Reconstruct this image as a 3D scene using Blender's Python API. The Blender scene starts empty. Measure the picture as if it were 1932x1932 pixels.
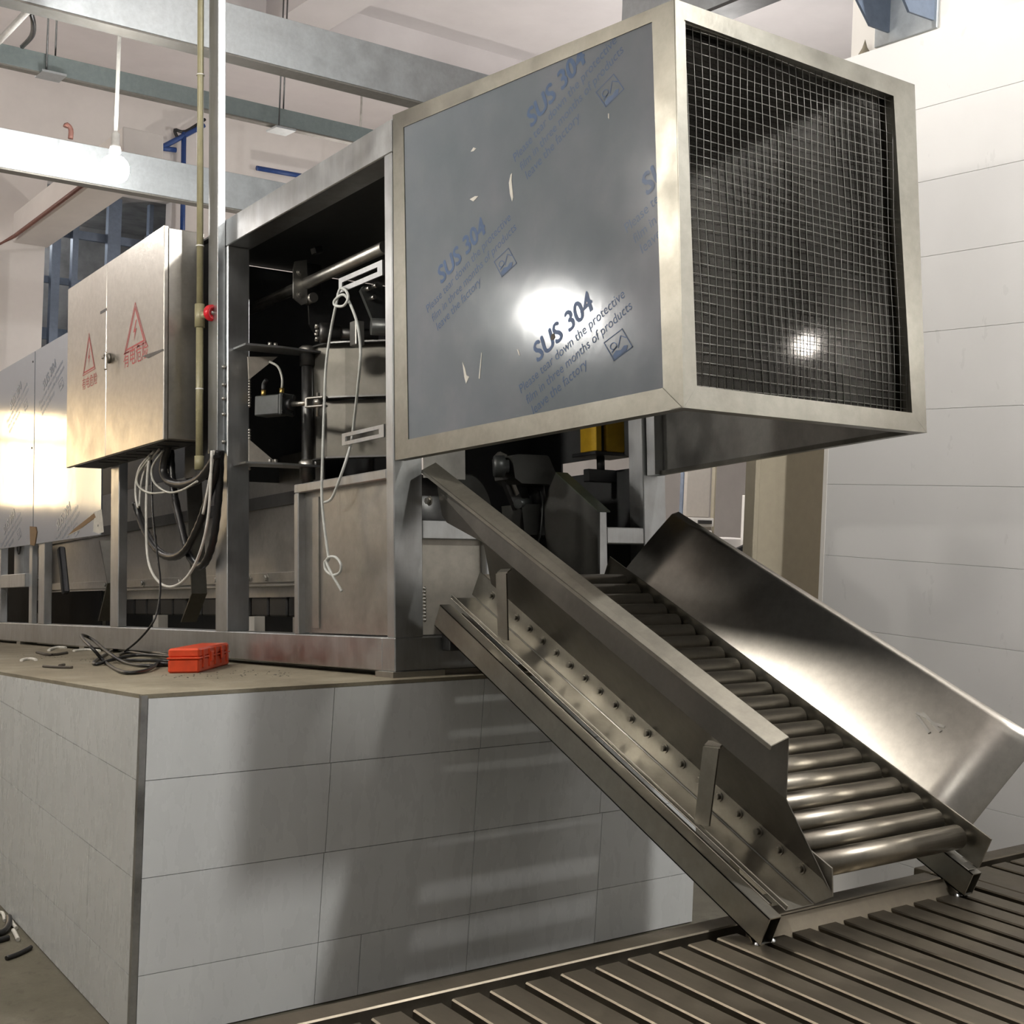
import bpy, bmesh, math, random
import numpy as np
from mathutils import Vector, Matrix
random.seed(7)
scene = bpy.context.scene
COL = scene.collection

# ------------------------------------------------------------------ frames
# World: X to the right and away, Y to the left and away, Z up, floor at 0.
# The machine stands tilted about X on its sloping plinth: frame M.
FOC = 2400.0
def nrm(v): return v / np.linalg.norm(v)
_V = nrm(np.array([4300 - 966, 1080 - 966, FOC]))
_Um = np.array([-769 - 966, 1145 - 966, FOC]); _Um = nrm(_Um - _V * (_Um @ _V))
_Uw = np.array([-758 - 966, 880 - 966, FOC]); _Uw = nrm(_Uw - _V * (_Uw @ _V))
def _fr(U):
    Z = np.cross(U, _V); Z = Z if Z[1] < 0 else -Z
    return np.array([_V, U, Z])
RM, RW = _fr(_Um), _fr(_Uw)
EM = np.array([-2.555, -4.337, 0.295])
M2W = RW @ RM.T
EW = np.array([-2.555, -4.294, 1.876])
OFF = EW - M2W @ EM
TILT = Matrix([list(M2W[i]) + [OFF[i]] for i in range(3)] + [[0, 0, 0, 1]])
IDM = Matrix.Identity(4)
class Frame:
    """a point of a real surface (plane axis=value) seen along a line of sight"""
    def __init__(s, R, E, mat): s.R, s.E, s.mat = R, E, mat
    def on(s, ax, px, py, v):
        d = s.R @ np.array([(px - 966) / FOC, (py - 966) / FOC, 1.0])
        return Vector(s.E + (v - s.E[ax]) / d[ax] * d)
    def plane(s, px, py, P0, n):
        d = s.R @ np.array([(px - 966) / FOC, (py - 966) / FOC, 1.0]); n = np.array(n)
        return Vector(s.E + ((np.array(P0) - s.E) @ n) / (d @ n) * d)
M = Frame(RM, EM, TILT)
W = Frame(RW, EW, IDM)
def m2w(p): return TILT @ Vector(p)

# ------------------------------------------------------------------ camera, world, exposure
cam = bpy.data.objects.new('camera', bpy.data.cameras.new('camera')); COL.objects.link(cam)
cam.data.sensor_width = 36.0; cam.data.lens = FOC / 1932 * 36; cam.data.clip_start = 0.05
_c = RW
cam.matrix_world = Matrix([[_c[i][0], -_c[i][1], -_c[i][2], EW[i]] for i in range(3)] + [[0, 0, 0, 1]])
scene.camera = cam
scene.view_settings.view_transform = 'Standard'
scene.view_settings.look = 'None'
scene.view_settings.gamma = 1.0
scene.view_settings.use_curve_mapping = False
scene.view_settings.exposure = 0.0
scene.cycles.max_bounces = 8
scene.cycles.diffuse_bounces = 4
scene.cycles.glossy_bounces = 5
scene.cycles.transparent_max_bounces = 12
scene.cycles.sample_clamp_indirect = 6.0
wd = bpy.data.worlds.new('world'); scene.world = wd; wd.use_nodes = True
wd.node_tree.nodes['Background'].inputs[0].default_value = (0.6, 0.6, 0.6, 1)
wd.node_tree.nodes['Background'].inputs[1].default_value = 0.05

# lamps: (place, watts, colour): the pendant in view, others, and unseen fill bulbs added
# place, watts, colour, globe radius
BULBS = [((0.28, 4.50, 4.065), 48, (1.0, 0.98, 0.95), .112),
         ((1.15, -3.90, 4.90), 520, (1.0, 0.985, 0.955), .112),
         ((-2.50, 2.30, 3.10), 70, (1.0, 0.95, 0.88), .09),
         ((-2.30, 0.50, 3.55), 150, (1.0, 0.94, 0.85), .14),
         ((-4.60, -3.20, 4.60), 22, (1.0, 0.97, 0.93), .112),  # unseen bulb added to fill the plinth front and left
         ((6.0, 4.6, 4.3), 240, (1.0, 0.97, 0.94), .112),  # unseen bulb added to fill the hall beyond the machine
         ((4.6, 9.0, 3.0), 150, (1.0, 0.93, 0.87), .112),  # unseen bulb added to fill the far right of the hall
         ((-2.5, 9.4, 5.0), 130, (1.0, 0.95, 0.90), .112),  # unseen bulb added to fill the far left of the hall
         ((1.93, -2.66, 2.86), 10, (1.0, 0.96, 0.92), .045),
         ((1.35, 12.6, 5.1), 22, (0.92, 0.96, 1.0), .08),  # hidden bulb added to lighten the back room
         ((0.55, -0.70, 5.60), 115, (1.0, 0.97, 0.93), .112)]  # unseen bulb added to brighten the top of the right wall

# ------------------------------------------------------------------ materials
def new_mat(name):
    m = bpy.data.materials.new(name); m.use_nodes = True
    nt = m.node_tree
    return m, nt, nt.nodes['Principled BSDF']
def noise(nt, scale, detail=4, rough=0.6, stretch=None, coord='Object'):
    tc = nt.nodes.new('ShaderNodeTexCoord'); n = nt.nodes.new('ShaderNodeTexNoise')
    n.inputs['Scale'].default_value = scale; n.inputs['Detail'].default_value = detail; n.inputs['Roughness'].default_value = rough
    if stretch:
        mp = nt.nodes.new('ShaderNodeMapping'); mp.inputs['Scale'].default_value = stretch
        nt.links.new(tc.outputs[coord], mp.inputs[0]); nt.links.new(mp.outputs[0], n.inputs['Vector'])
    else:
        nt.links.new(tc.outputs[coord], n.inputs['Vector'])
    return n.outputs['Fac']
def ramp(nt, fac, stops):
    r = nt.nodes.new('ShaderNodeValToRGB'); e = r.color_ramp.elements
    while len(e) < len(stops): e.new(0.5)
    for k, (p, c) in enumerate(stops):
        e[k].position = p; e[k].color = (*c, 1) if len(c) == 3 else c
    nt.links.new(fac, r.inputs[0]); return r.outputs[0]
def rng(nt, fac, a, b, lo=0.3, hi=0.7):
    r = nt.nodes.new('ShaderNodeMapRange')
    r.inputs[1].default_value = lo; r.inputs[2].default_value = hi; r.inputs[3].default_value = a; r.inputs[4].default_value = b
    nt.links.new(fac, r.inputs[0]); return r.outputs[0]
def mixc(nt, fac, a, b, mode='MIX'):
    x = nt.nodes.new('ShaderNodeMix'); x.data_type = 'RGBA'; x.blend_type = mode
    for i, v in ((0, fac), (6, a), (7, b)):
        if hasattr(v, 'links') or isinstance(v, bpy.types.NodeSocket): nt.links.new(v, x.inputs[i])
        else: x.inputs[i].default_value = v if not isinstance(v, tuple) else (*v, 1)
    return x.outputs[2]
def bump(nt, bs, fac, strength, dist=0.01):
    b = nt.nodes.new('ShaderNodeBump'); b.inputs['Strength'].default_value = strength; b.inputs['Distance'].default_value = dist
    nt.links.new(fac, b.inputs['Height']); nt.links.new(b.outputs[0], bs.inputs['Normal'])
def metal(name, col, r0, r1, dirt=(0.16, 0.14, 0.11), dirt_amt=0.35, wav=0.05, streak=(1, 1, 1), metallic=1.0):
    m, nt, bs = new_mat(name)
    n1 = noise(nt, 3.0, 6, 0.65); n2 = noise(nt, 26.0, 5, 0.7, streak); n3 = noise(nt, 7.0, 3, 0.5)
    c1 = mixc(nt, rng(nt, n2, 0, 1, .3, .75), tuple(0.82 * c for c in col), col)
    c2 = mixc(nt, rng(nt, n1, 0, dirt_amt, .46, .86), c1, dirt)
    nt.links.new(c2, bs.inputs['Base Color'])
    bs.inputs['Metallic'].default_value = metallic
    nt.links.new(rng(nt, n3, r0, r1, .3, .7), bs.inputs['Roughness'])
    bump(nt, bs, n1, wav, 0.02)
    return m
def plain(name, col, rough=0.5, metallic=0.0, var=0.12, scale=20, bmp=0.0, spec=0.5):
    m, nt, bs = new_mat(name)
    n = noise(nt, scale, 4, 0.6)
    nt.links.new(mixc(nt, rng(nt, n, 0, 1, .3, .7), tuple(c * (1 - var) for c in col), tuple(min(1, c * (1 + var)) for c in col)), bs.inputs['Base Color'])
    bs.inputs['Roughness'].default_value = rough; bs.inputs['Metallic'].default_value = metallic
    bs.inputs['Specular IOR Level'].default_value = spec
    if bmp: bump(nt, bs, n, bmp, 0.01)
    return m
MAT = {}
MAT['steel'] = metal('stainless_steel', (0.56, 0.545, 0.51), .34, .46, dirt=(.20, .17, .13), dirt_amt=.55, wav=.10)
MAT['steel_frame'] = metal('mill_finish_tube', (0.585, 0.60, 0.61), .32, .46, dirt=(.24, .22, .19), dirt_amt=.6, wav=.12, streak=(1, 1, .15))
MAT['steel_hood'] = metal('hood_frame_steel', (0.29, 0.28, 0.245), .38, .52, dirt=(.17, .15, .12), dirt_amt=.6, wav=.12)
MAT['steel_sheet'] = metal('sheet_steel', (0.52, 0.51, 0.48), .34, .46, dirt=(.22, .20, .17), dirt_amt=.35, wav=.10)
MAT['steel_guard'] = metal('brushed_guard_steel', (0.66, 0.63, 0.57), .285, .31, dirt=(.45, .42, .36), dirt_amt=.08, wav=.006)
MAT['steel_slat'] = metal('worn_slat_steel', (0.20, 0.175, 0.135), .38, .54, dirt=(.17, .14, .11), dirt_amt=.5, wav=.10, streak=(1, .2, 1))
MAT['steel_roller'] = metal('roller_steel', (0.30, 0.275, 0.23), .285, .36, dirt=(.20, .17, .13), dirt_amt=.2, wav=.03)
MAT['steel_slide'] = metal('slide_steel', (0.36, 0.345, 0.305), .32, .46, dirt=(.20, .17, .13), dirt_amt=.5, wav=.06)
MAT['steel_gate'] = metal('dull_gate_steel', (0.14, 0.135, 0.12), .42, .55, dirt=(.12, .11, .09), dirt_amt=.5)
MAT['lit_flange_steel'] = metal('lit_flange_steel', (0.50, 0.47, 0.40), .55, .65, dirt_amt=.2)  # guard flange: lighter colour stands in for light on its top
MAT['guard_left'] = metal('shaded_guard_steel', (0.21, 0.20, 0.18), .30, .38, dirt=(.20, .17, .14), dirt_amt=.3, wav=.02)  # guard face: darker colour stands in for the shade it reflects
MAT['galv_under'] = metal('darker_flange', (.26, .25, .225), .5, .6, dirt=(.15, .14, .12), dirt_amt=.6, metallic=.7)  # bottom flanges, darker than the beam webs
MAT['steel_corner'] = metal('grimy_corner_strip', (.50, .50, .49), .4, .55, dirt=(.06, .055, .05), dirt_amt=1.0, wav=.05)
MAT['steel_dark'] = metal('oiled_dark_steel', (0.16, 0.16, 0.16), .35, .5, dirt=(.05, .05, .05), dirt_amt=.6)
MAT['galv'] = metal('galvanised_steel', (0.62, 0.66, 0.68), .38, .52, dirt=(.40, .42, .43), dirt_amt=.5, wav=.05)
MAT['galv_dull'] = metal('dull_green_galvanised', (0.30, 0.36, 0.36), .45, .6, dirt=(.22, .26, .26), dirt_amt=.5, metallic=.8)
MAT['cabinet'] = metal('cabinet_steel', (0.62, 0.59, 0.54), .285, .37, dirt=(.38, .34, .29), dirt_amt=.28, wav=.12)
MAT['black'] = plain('black_paint', (0.018, 0.019, 0.021), .45)
MAT['rubber'] = plain('black_rubber', (0.014, 0.014, 0.015), .5, bmp=.1)
MAT['hose'] = plain('black_hose', (0.010, 0.010, 0.011), .38)
MAT['void'] = plain('shaded_dark_steel', (0.035, 0.037, 0.04), .6)  # near-black colour stands in for shade inside covers and hood
MAT['dark_green'] = plain('dark_green_paint', (0.05, 0.065, 0.045), .5)
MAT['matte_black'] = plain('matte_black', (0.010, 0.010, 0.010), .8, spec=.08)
MAT['pale_plate'] = plain('pale_diffuse_plate', (.46, .43, .38), .42, .35)
MAT['print_faint'] = plain('faint_blue_print', (.24, .29, .38), .3, .7)
MAT['dark_grey'] = plain('dark_grey_paint', (0.034, 0.034, 0.031), .5)
MAT['white_cable'] = plain('white_cable_sheath', (0.62, 0.61, 0.57), .4)
MAT['rope'] = plain('grey_white_cord', (0.56, 0.58, 0.56), .6)
MAT['clear_tube'] = plain('cloudy_air_hose', (0.42, 0.42, 0.38), .25)
MAT['orange'] = plain('orange_plastic', (0.72, 0.075, 0.022), .38)
MAT['red'] = plain('red_plastic', (0.55, 0.015, 0.025), .25)
MAT['print_red'] = plain('red_print', (0.42, 0.06, 0.06), .4)
MAT['print_blue'] = plain('blue_print', (0.006, 0.052, 0.150), .5, var=.15, scale=60)
MAT['print_blue_pale'] = plain('pale_blue_print', (0.016, 0.058, 0.14), .5, var=.2, scale=60)
MAT['conduit'] = plain('olive_plastic_pipe', (0.25, 0.23, 0.135), .4)
MAT['yellow'] = plain('yellow_paint', (0.55, 0.34, 0.015), .45)
MAT['brass'] = plain('brass', (0.55, 0.40, 0.14), .35, 1.0)
MAT['beige'] = plain('beige_paint', (0.36, 0.32, 0.24), .5, var=.05)
MAT['blue_pipe'] = plain('blue_pipe_paint', (0.02, 0.06, 0.22), .4)
MAT['rust_pipe'] = plain('red_brown_pipe', (0.20, 0.09, 0.07), .5)
MAT['white_pipe'] = plain('white_pipe_plastic', (0.7, 0.69, 0.66), .45)
MAT['wall_paint'] = plain('pinkish_white_paint', (0.74, 0.70, 0.67), .7, var=.04, scale=3)
MAT['ceiling'] = plain('ceiling_paint', (0.73, 0.69, 0.685), .8, var=.04, scale=2)
MAT['column'] = plain('white_column_paint', (0.80, 0.77, 0.72), .6, var=.03, scale=3)
MAT['blue_steel'] = plain('blue_grey_steel_paint', (0.16, 0.20, 0.27), .5, .2)
MAT['dark_room'] = plain('dark_backroom', (0.30, 0.295, 0.29), .8, var=.3, scale=3)
MAT['gap_pale'] = plain('pale_joint_filler', (0.30, 0.29, 0.27), .8)
MAT['gap'] = plain('joint_filler', (0.10, 0.09, 0.075), .8)
MAT['wood'] = plain('brown_board', (0.22, 0.13, 0.06), .6)
MAT['paper'] = plain('white_scrap', (0.65, 0.63, 0.57), .7)
MAT['twig'] = plain('dark_scrap', (0.06, 0.05, 0.04), .7)

def film():
    m, nt, bs = new_mat('blue_protective_film')
    a = noise(nt, 2.2, 5, .6); b = noise(nt, 9, 6, .7); c = noise(nt, 55, 2, .5)
    col = ramp(nt, a, [(.3, (.165, .195, .215)), (.5, (.19, .215, .24)), (.7, (.23, .245, .275))])
    col = mixc(nt, rng(nt, b, 0, .22, .5, .9), col, (.27, .28, .27))
    nt.links.new(col, bs.inputs['Base Color'])
    bs.inputs['Metallic'].default_value = .12
    nt.links.new(rng(nt, b, .13, .17), bs.inputs['Roughness'])
    bump(nt, bs, a, .06, .02)
    return m
MAT['film'] = film()
def film_gloss():
    m, nt, bs = new_mat('blue_film_on_mirror_sheet')
    a = noise(nt, 1.6, 3, .5); b = noise(nt, 12, 5, .6)
    col = mixc(nt, rng(nt, b, 0, .5, .5, .8), (.42, .46, .52), (.36, .38, .40))
    nt.links.new(col, bs.inputs['Base Color'])
    bs.inputs['Metallic'].default_value = .85; bs.inputs['Roughness'].default_value = .13
    bump(nt, bs, a, .12, .02)
    return m
MAT['film_gloss'] = film_gloss()
def panel_mat(name, base, rough=.22, dirt=.25):
    m, nt, bs = new_mat(name)
    tc = nt.nodes.new('ShaderNodeTexCoord')
    info = nt.nodes.new('ShaderNodeObjectInfo')
    a = noise(nt, 1.3, 5, .6); b = noise(nt, 14, 4, .6, (1, 1, .35)); w = nt.nodes.new('ShaderNodeTexWave')
    w.inputs['Scale'].default_value = 1.1; w.inputs['Distortion'].default_value = 9; w.inputs['Detail'].default_value = 3
    nt.links.new(tc.outputs['Object'], w.inputs['Vector'])
    c = mixc(nt, rng(nt, w.outputs['Fac'], 0, 1, .1, .9), base, tuple(x * .97 for x in base))
    c = mixc(nt, rng(nt, a, 0, dirt, .5, .8), c, (.36, .34, .30))
    c = mixc(nt, rng(nt, info.outputs['Random'], 0, .10, 0, 1), c, (.45, .46, .48))
    nt.links.new(c, bs.inputs['Base Color'])
    nt.links.new(rng(nt, b, rough * .8, rough * 1.35), bs.inputs['Roughness'])
    return m
MAT['panel'] = panel_mat('white_plastic_panel', (.69, .705, .70), .26, .16)
MAT['panel_wall'] = panel_mat('white_wall_panel', (.82, .81, .79), .32, .06)
def dusty(name, c0, c1, c2, scale=4):
    m, nt, bs = new_mat(name)
    a = noise(nt, scale, 8, .7); b = noise(nt, scale * 9, 6, .7)
    col = ramp(nt, a, [(.3, c0), (.52, c1), (.7, c2)])
    col = mixc(nt, rng(nt, b, 0, .55, .55, .75), col, tuple(x * .45 for x in c0))
    nt.links.new(col, bs.inputs['Base Color']); bs.inputs['Roughness'].default_value = .85
    bump(nt, bs, b, .35, .01)
    return m
MAT['plinth_top'] = dusty('dusty_screed', (.16, .135, .095), (.215, .19, .135), (.27, .245, .185), 3.5)
MAT['floor'] = dusty('dirty_concrete', (.085, .08, .055), (.12, .11, .08), (.16, .15, .115), 2.0)
def emis(name, col, s):
    m, nt, bs = new_mat(name)
    bs.inputs['Base Color'].default_value = (*col, 1)
    bs.inputs['Emission Color'].default_value = (*col, 1); bs.inputs['Emission Strength'].default_value = s
    return m
MAT['daylight'] = emis('evening_daylight_pane', (1.0, .74, .42), 7.0)
def clear_plate():
    m, nt, bs = new_mat('clear_plastic_plate')
    nt.nodes.remove(bs)
    out = nt.nodes['Material Output']
    tr = nt.nodes.new('ShaderNodeBsdfTransparent'); tr.inputs[0].default_value = (.80, .80, .78, 1)
    gl = nt.nodes.new('ShaderNodeBsdfGlossy'); gl.inputs['Roughness'].default_value = .09; gl.inputs[0].default_value = (.50, .48, .45, 1)
    fr = nt.nodes.new('ShaderNodeFresnel'); fr.inputs[0].default_value = 1.45
    mx = nt.nodes.new('ShaderNodeMixShader')
    nt.links.new(fr.outputs[0], mx.inputs[0]); nt.links.new(tr.outputs[0], mx.inputs[1]); nt.links.new(gl.outputs[0], mx.inputs[2])
    nt.links.new(mx.outputs[0], out.inputs[0])
    return m
MAT['plate'] = clear_plate()

# ------------------------------------------------------------------ geometry
class G:
    """collects shapes, built as one mesh object"""
    def __init__(s): s.v, s.f, s.sm = [], [], []
    def add(s, vs, fs, smooth=False):
        o = len(s.v); s.v += [Vector(p) for p in vs]; s.f += [[i + o for i in f] for f in fs]; s.sm += [smooth] * len(fs); return s
    def box(s, x0, x1, y0, y1, z0, z1, b=0.0, mat=None):
        bm = bmesh.new(); bmesh.ops.create_cube(bm, size=1.0)
        for v in bm.verts: v.co = Vector(((x0 + x1) / 2 + v.co.x * (x1 - x0), (y0 + y1) / 2 + v.co.y * (y1 - y0), (z0 + z1) / 2 + v.co.z * (z1 - z0)))
        if b: bmesh.ops.bevel(bm, geom=bm.edges[:], offset=b, segments=1, affect='EDGES')
        bm.verts.index_update()
        s.add([(mat @ v.co if mat else v.co.copy()) for v in bm.verts], [[v.index for v in f.verts] for f in bm.faces]); bm.free(); return s
    def obox(s, o, ax, ay, az, lx, ly, lz, b=0.0):
        """box from corner o along unit axes"""
        ax, ay, az = (Vector(a).normalized() for a in (ax, ay, az))
        mt = Matrix([[ax[i], ay[i], az[i], o[i]] for i in range(3)] + [[0, 0, 0, 1]])
        return s.box(0, lx, 0, ly, 0, lz, b, mt)
    def bar(s, p0, p1, w, h, up=(0, 0, 1), b=0.0):
        """bar centred on the line p0 p1"""
        p0, p1 = Vector(p0), Vector(p1); a = (p1 - p0); L = a.length; a.normalize()
        c = Vector(up).cross(a).normalized(); u = a.cross(c).normalized()
        return s.obox(p0 - c * w / 2 - u * h / 2, a, c, u, L, w, h, b)
    def prism(s, pts, vec):
        """polygon pushed along vec"""
        pts = [Vector(p) for p in pts]; vec = Vector(vec); n = len(pts)
        return s.add(pts + [p + vec for p in pts], [list(range(n))[::-1], list(range(n, 2 * n))] + [[i, (i + 1) % n, (i + 1) % n + n, i + n] for i in range(n)])
    def cyl(s, p0, p1, r, seg=16, r2=None, caps=True):
        p0, p1 = Vector(p0), Vector(p1); a = (p1 - p0).normalized(); r2 = r if r2 is None else r2
        u = a.orthogonal().normalized(); w = a.cross(u)
        ring = [(u * math.cos(2 * math.pi * k / seg) + w * math.sin(2 * math.pi * k / seg)) for k in range(seg)]
        o = len(s.v)
        s.add([p0 + d * r for d in ring] + [p1 + d * r2 for d in ring], [[k, (k + 1) % seg, (k + 1) % seg + seg, k + seg] for k in range(seg)], True)
        if caps: s.f += [[o + k for k in range(seg)][::-1], [o + seg + k for k in range(seg)]]; s.sm += [False, False]
        return s
    def tube(s, pts, r, seg=8, smooth=4, rib=0):
        P = [Vector(p) for p in pts]
        if smooth and len(P) > 2:
            Q = []
            for i in range(len(P) - 1):
                a, b, c, d = P[max(i - 1, 0)], P[i], P[i + 1], P[min(i + 2, len(P) - 1)]
                for k in range(smooth):
                    t = k / smooth
                    Q.append(0.5 * ((2 * b) + (c - a) * t + (2 * a - 5 * b + 4 * c - d) * t * t + (3 * b - 3 * c + d - a) * t ** 3))
            P = Q + [P[-1]]
        t0 = (P[1] - P[0]).normalized(); u = t0.orthogonal().normalized(); vs = []
        for i, p in enumerate(P):
            t = (P[min(i + 1, len(P) - 1)] - P[max(i - 1, 0)]).normalized()
            u = (u - t * u.dot(t)); u = u.normalized() if u.length > 1e-6 else t.orthogonal().normalized()
            w = t.cross(u); rr = r * (1.12 if rib and i % 2 else 1.0)
            vs += [p + (u * math.cos(2 * math.pi * k / seg) + w * math.sin(2 * math.pi * k / seg)) * rr for k in range(seg)]
        n = len(P); o = len(s.v)
        s.add(vs, [[i * seg + k, i * seg + (k + 1) % seg, (i + 1) * seg + (k + 1) % seg, (i + 1) * seg + k] for i in range(n - 1) for k in range(seg)], True)
        s.f += [[o + k for k in range(seg)][::-1], [o + (n - 1) * seg + k for k in range(seg)]]; s.sm += [False, False]
        return s
    def lathe(s, base, axis, prof, seg=20):
        base = Vector(base); a = Vector(axis).normalized(); u = a.orthogonal().normalized(); w = a.cross(u); vs = []
        for (r, h) in prof: vs += [base + a * h + (u * math.cos(2 * math.pi * k / seg) + w * math.sin(2 * math.pi * k / seg)) * max(r, 1e-4) for k in range(seg)]
        return s.add(vs, [[i * seg + k, i * seg + (k + 1) % seg, (i + 1) * seg + (k + 1) % seg, (i + 1) * seg + k] for i in range(len(prof) - 1) for k in range(seg)], True)
    def build(s, name, mat, root=None, frame=None, kind=None):
        me = bpy.data.meshes.new(name)
        base = Vector((0, 0, 0))
        if root is not None: base = Vector(root['base'])
        else:
            lo = [min(v[i] for v in s.v) for i in range(3)]; hi = [max(v[i] for v in s.v) for i in range(3)]
            base = Vector(((lo[0] + hi[0]) / 2, (lo[1] + hi[1]) / 2, lo[2]))
        me.from_pydata([v - base for v in s.v], [], s.f); me.polygons.foreach_set('use_smooth', s.sm)
        bm = bmesh.new(); bm.from_mesh(me); bmesh.ops.recalc_face_normals(bm, faces=bm.faces[:]); bm.to_mesh(me); bm.free()
        me.materials.append(MAT[mat]); me.update()
        o = bpy.data.objects.new(name, me); COL.objects.link(o)
        o['base'] = list(base)
        if root is not None: o.parent = root
        else: o.matrix_world = (frame.mat if frame else IDM) @ Matrix.Translation(base)
        if kind: o['kind'] = kind
        return o
def tag(o, label, cat, group=None):
    o['label'] = label; o['category'] = cat
    if group: o['group'] = group
    return o
def thing(name, label, cat, frame, base, group=None):
    o = bpy.data.objects.new(name, None); COL.objects.link(o); o.empty_display_size = .1
    o['base'] = list(base); o.matrix_world = frame.mat @ Matrix.Translation(Vector(base))
    return tag(o, label, cat, group)
def share(src, name, root, loc=None):
    """a copy of a built piece, sharing its mesh"""
    c = src.copy(); c.name = name; COL.objects.link(c); c.parent = root
    if loc is not None: c.location = loc
    return c
def hexbolt(g, p, axis, r=.011, h=.012):
    p = Vector(p); a = Vector(axis).normalized()
    g.cyl(p, p + a * .003, r * 1.55, 12); g.cyl(p + a * .003, p + a * (.003 + h), r, 6); return g
def text_geo(body, size):
    cu = bpy.data.curves.new('t', 'FONT'); cu.body = body; cu.size = size; cu.resolution_u = 3
    ob = bpy.data.objects.new('t', cu); COL.objects.link(ob)
    dg = bpy.context.evaluated_depsgraph_get(); me = bpy.data.meshes.new_from_object(ob.evaluated_get(dg))
    vs = [v.co.copy() for v in me.vertices]; fs = [list(p.vertices) for p in me.polygons]
    bpy.data.objects.remove(ob); bpy.data.curves.remove(cu); bpy.data.meshes.remove(me)
    return vs, fs
def clip_g(g, planes):
    bm = bmesh.new(); vs = [bm.verts.new(v) for v in g.v]
    for f in g.f:
        try: bm.faces.new([vs[i] for i in f])
        except ValueError: pass
    for co, no in planes:
        bmesh.ops.bisect_plane(bm, geom=bm.verts[:] + bm.edges[:] + bm.faces[:], plane_co=co, plane_no=no, clear_outer=True)
    r = G(); bm.verts.index_update()
    r.add([v.co.copy() for v in bm.verts], [[v.index for v in f.verts] for f in bm.faces]); bm.free(); return r

# ================================================================== THE SETTING
XR = 2.1                                   # face of the panelled wall on the right
def struct(name, g, mat, frame=W): return g.build(name, mat, None, frame, 'structure')
struct('floor', G().box(-8.2, 14.2, -9.2, 14.2, -.1, 0), 'floor')
ceil = struct('ceiling', G().box(-8.2, 14.2, -9.2, 14.2, 6.8, 7.0), 'ceiling')
YB = 11.0
MAT['dim_wall'] = plain('grey_workshop_wall', (0.26, 0.265, 0.265), .8, var=.2, scale=2)
struct('wall_front', G().box(-8.2, 14.2, -9.2, -9.0, 0, 6.8), 'dim_wall')
struct('wall_left', G().box(-8.2, -8.0, -9.0, 14.0, 0, 6.8), 'dim_wall')
struct('wall_far_right', G().box(14.0, 14.2, -9.0, 14.0, 0, 6.8), 'wall_paint')
# far wall with the dark opening seen above the cover sheets, and the windows mirrored in the steel
ox0, ox1, oz0, oz1 = 1.60, 3.10, 3.0, 5.42
WINS = ((-2.05, -1.21), (-3.30, -2.42)); wz0, wz1, zm = 1.57, 2.74, 2.37
wb = G(); xs = [-8.0, -3.30, -2.42, -2.05, -1.21, ox0, ox1, 14.0]
holes = {1: (wz0, wz1), 3: (wz0, wz1), 5: (oz0, oz1)}
for k in range(7):
    if k in holes:
        wb.box(xs[k], xs[k + 1], YB, YB + .2, 0, holes[k][0]); wb.box(xs[k], xs[k + 1], YB, YB + .2, holes[k][1], 6.8)
    else: wb.box(xs[k], xs[k + 1], YB, YB + .2, 0, 6.8)
struct('wall_back', wb, 'wall_paint')
for i, (wx0, wx1) in enumerate(WINS):
    wf = G(); xm = (wx0 + wx1) / 2
    for a, b in ((wx0, wx0 + .05), (xm - .03, xm + .03), (wx1 - .05, wx1)): wf.box(a, b, YB + .02, YB + .10, wz0, wz1)
    for a, b in ((wz0, wz0 + .05), (zm - .025, zm + .025), (wz1 - .05, wz1)): wf.box(wx0, wx1, YB + .03, YB + .09, a, b)
    win = struct('window_%d' % (i + 1), wf, 'column')
    for (a, b) in ((wx0, xm), (xm, wx1)):
        for (c, d) in ((wz0, zm), (zm, wz1)):
            G().box(a + .02, b - .02, YB + .055, YB + .065, c + .02, d - .02).build('pane', 'daylight', win)
# dark back room behind the opening with its steel framing
rm = G(); rm.box(ox0 - .5, ox1 + .5, YB + 2.4, YB + 2.5, oz0, oz1); rm.box(ox0 - .5, ox1 + .5, YB + .2, YB + 2.4, oz0 - .1, oz0); rm.box(ox0 - .5, ox1 + .5, YB + .2, YB + 2.4, oz1, oz1 + .1)
rm.box(ox0 - .6, ox0 - .5, YB + .2, YB + 2.4, oz0, oz1); rm.box(ox1 + .5, ox1 + .6, YB + .2, YB + 2.4, oz0, oz1)
struct('wall_backroom', rm, 'dark_room')
fr_ = thing('steel_partition', 'blue grey steel framing inside the dark wall opening, behind the cabinet', 'steel frame', W, (2.4, YB + .4, oz0))
for xx, ww in ((1.78, .10), (2.02, .07), (2.44, .16), (2.95, .05)): G().box(xx, xx + ww, YB + .35, YB + .45, oz0, oz1).build('post', 'blue_steel', fr_)
for zz, hh in ((4.88, .10), (4.3, .08), (3.62, .14)): G().box(ox0 - .3, ox1 + .3, YB + .46, YB + .52, zz, zz + hh).build('rail', 'blue_steel', fr_)
# white soffit beam along the hall in front of the opening
pf, pn = W.on(1, 58, 462, YB), W.on(1, 200, 362, 8.6)
t = tag(G().bar(pf + (pf - pn) * .02 + Vector((0, 0, .17)), pn + (pn - pf) * .4 + Vector((0, 0, .17)), .40, .34, b=.01).build('soffit_beam', 'wall_paint'), 'white soffit beam running from behind the lit bulb to the far wall', 'beam')
rp = G(); q = Vector((-.24, 0, .02)); rp.tube([pn + q + (pn - pf) * .3, pf + q - (pf - pn) * .08, pf + Vector((-.42, -.06, -.1)), pf + Vector((-.42, -.06, -3.2))], .022, 8, 0)
tag(rp.build('red_pipe', 'rust_pipe'), 'thin red brown pipe beside the soffit beam and down the far wall', 'pipe')
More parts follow.
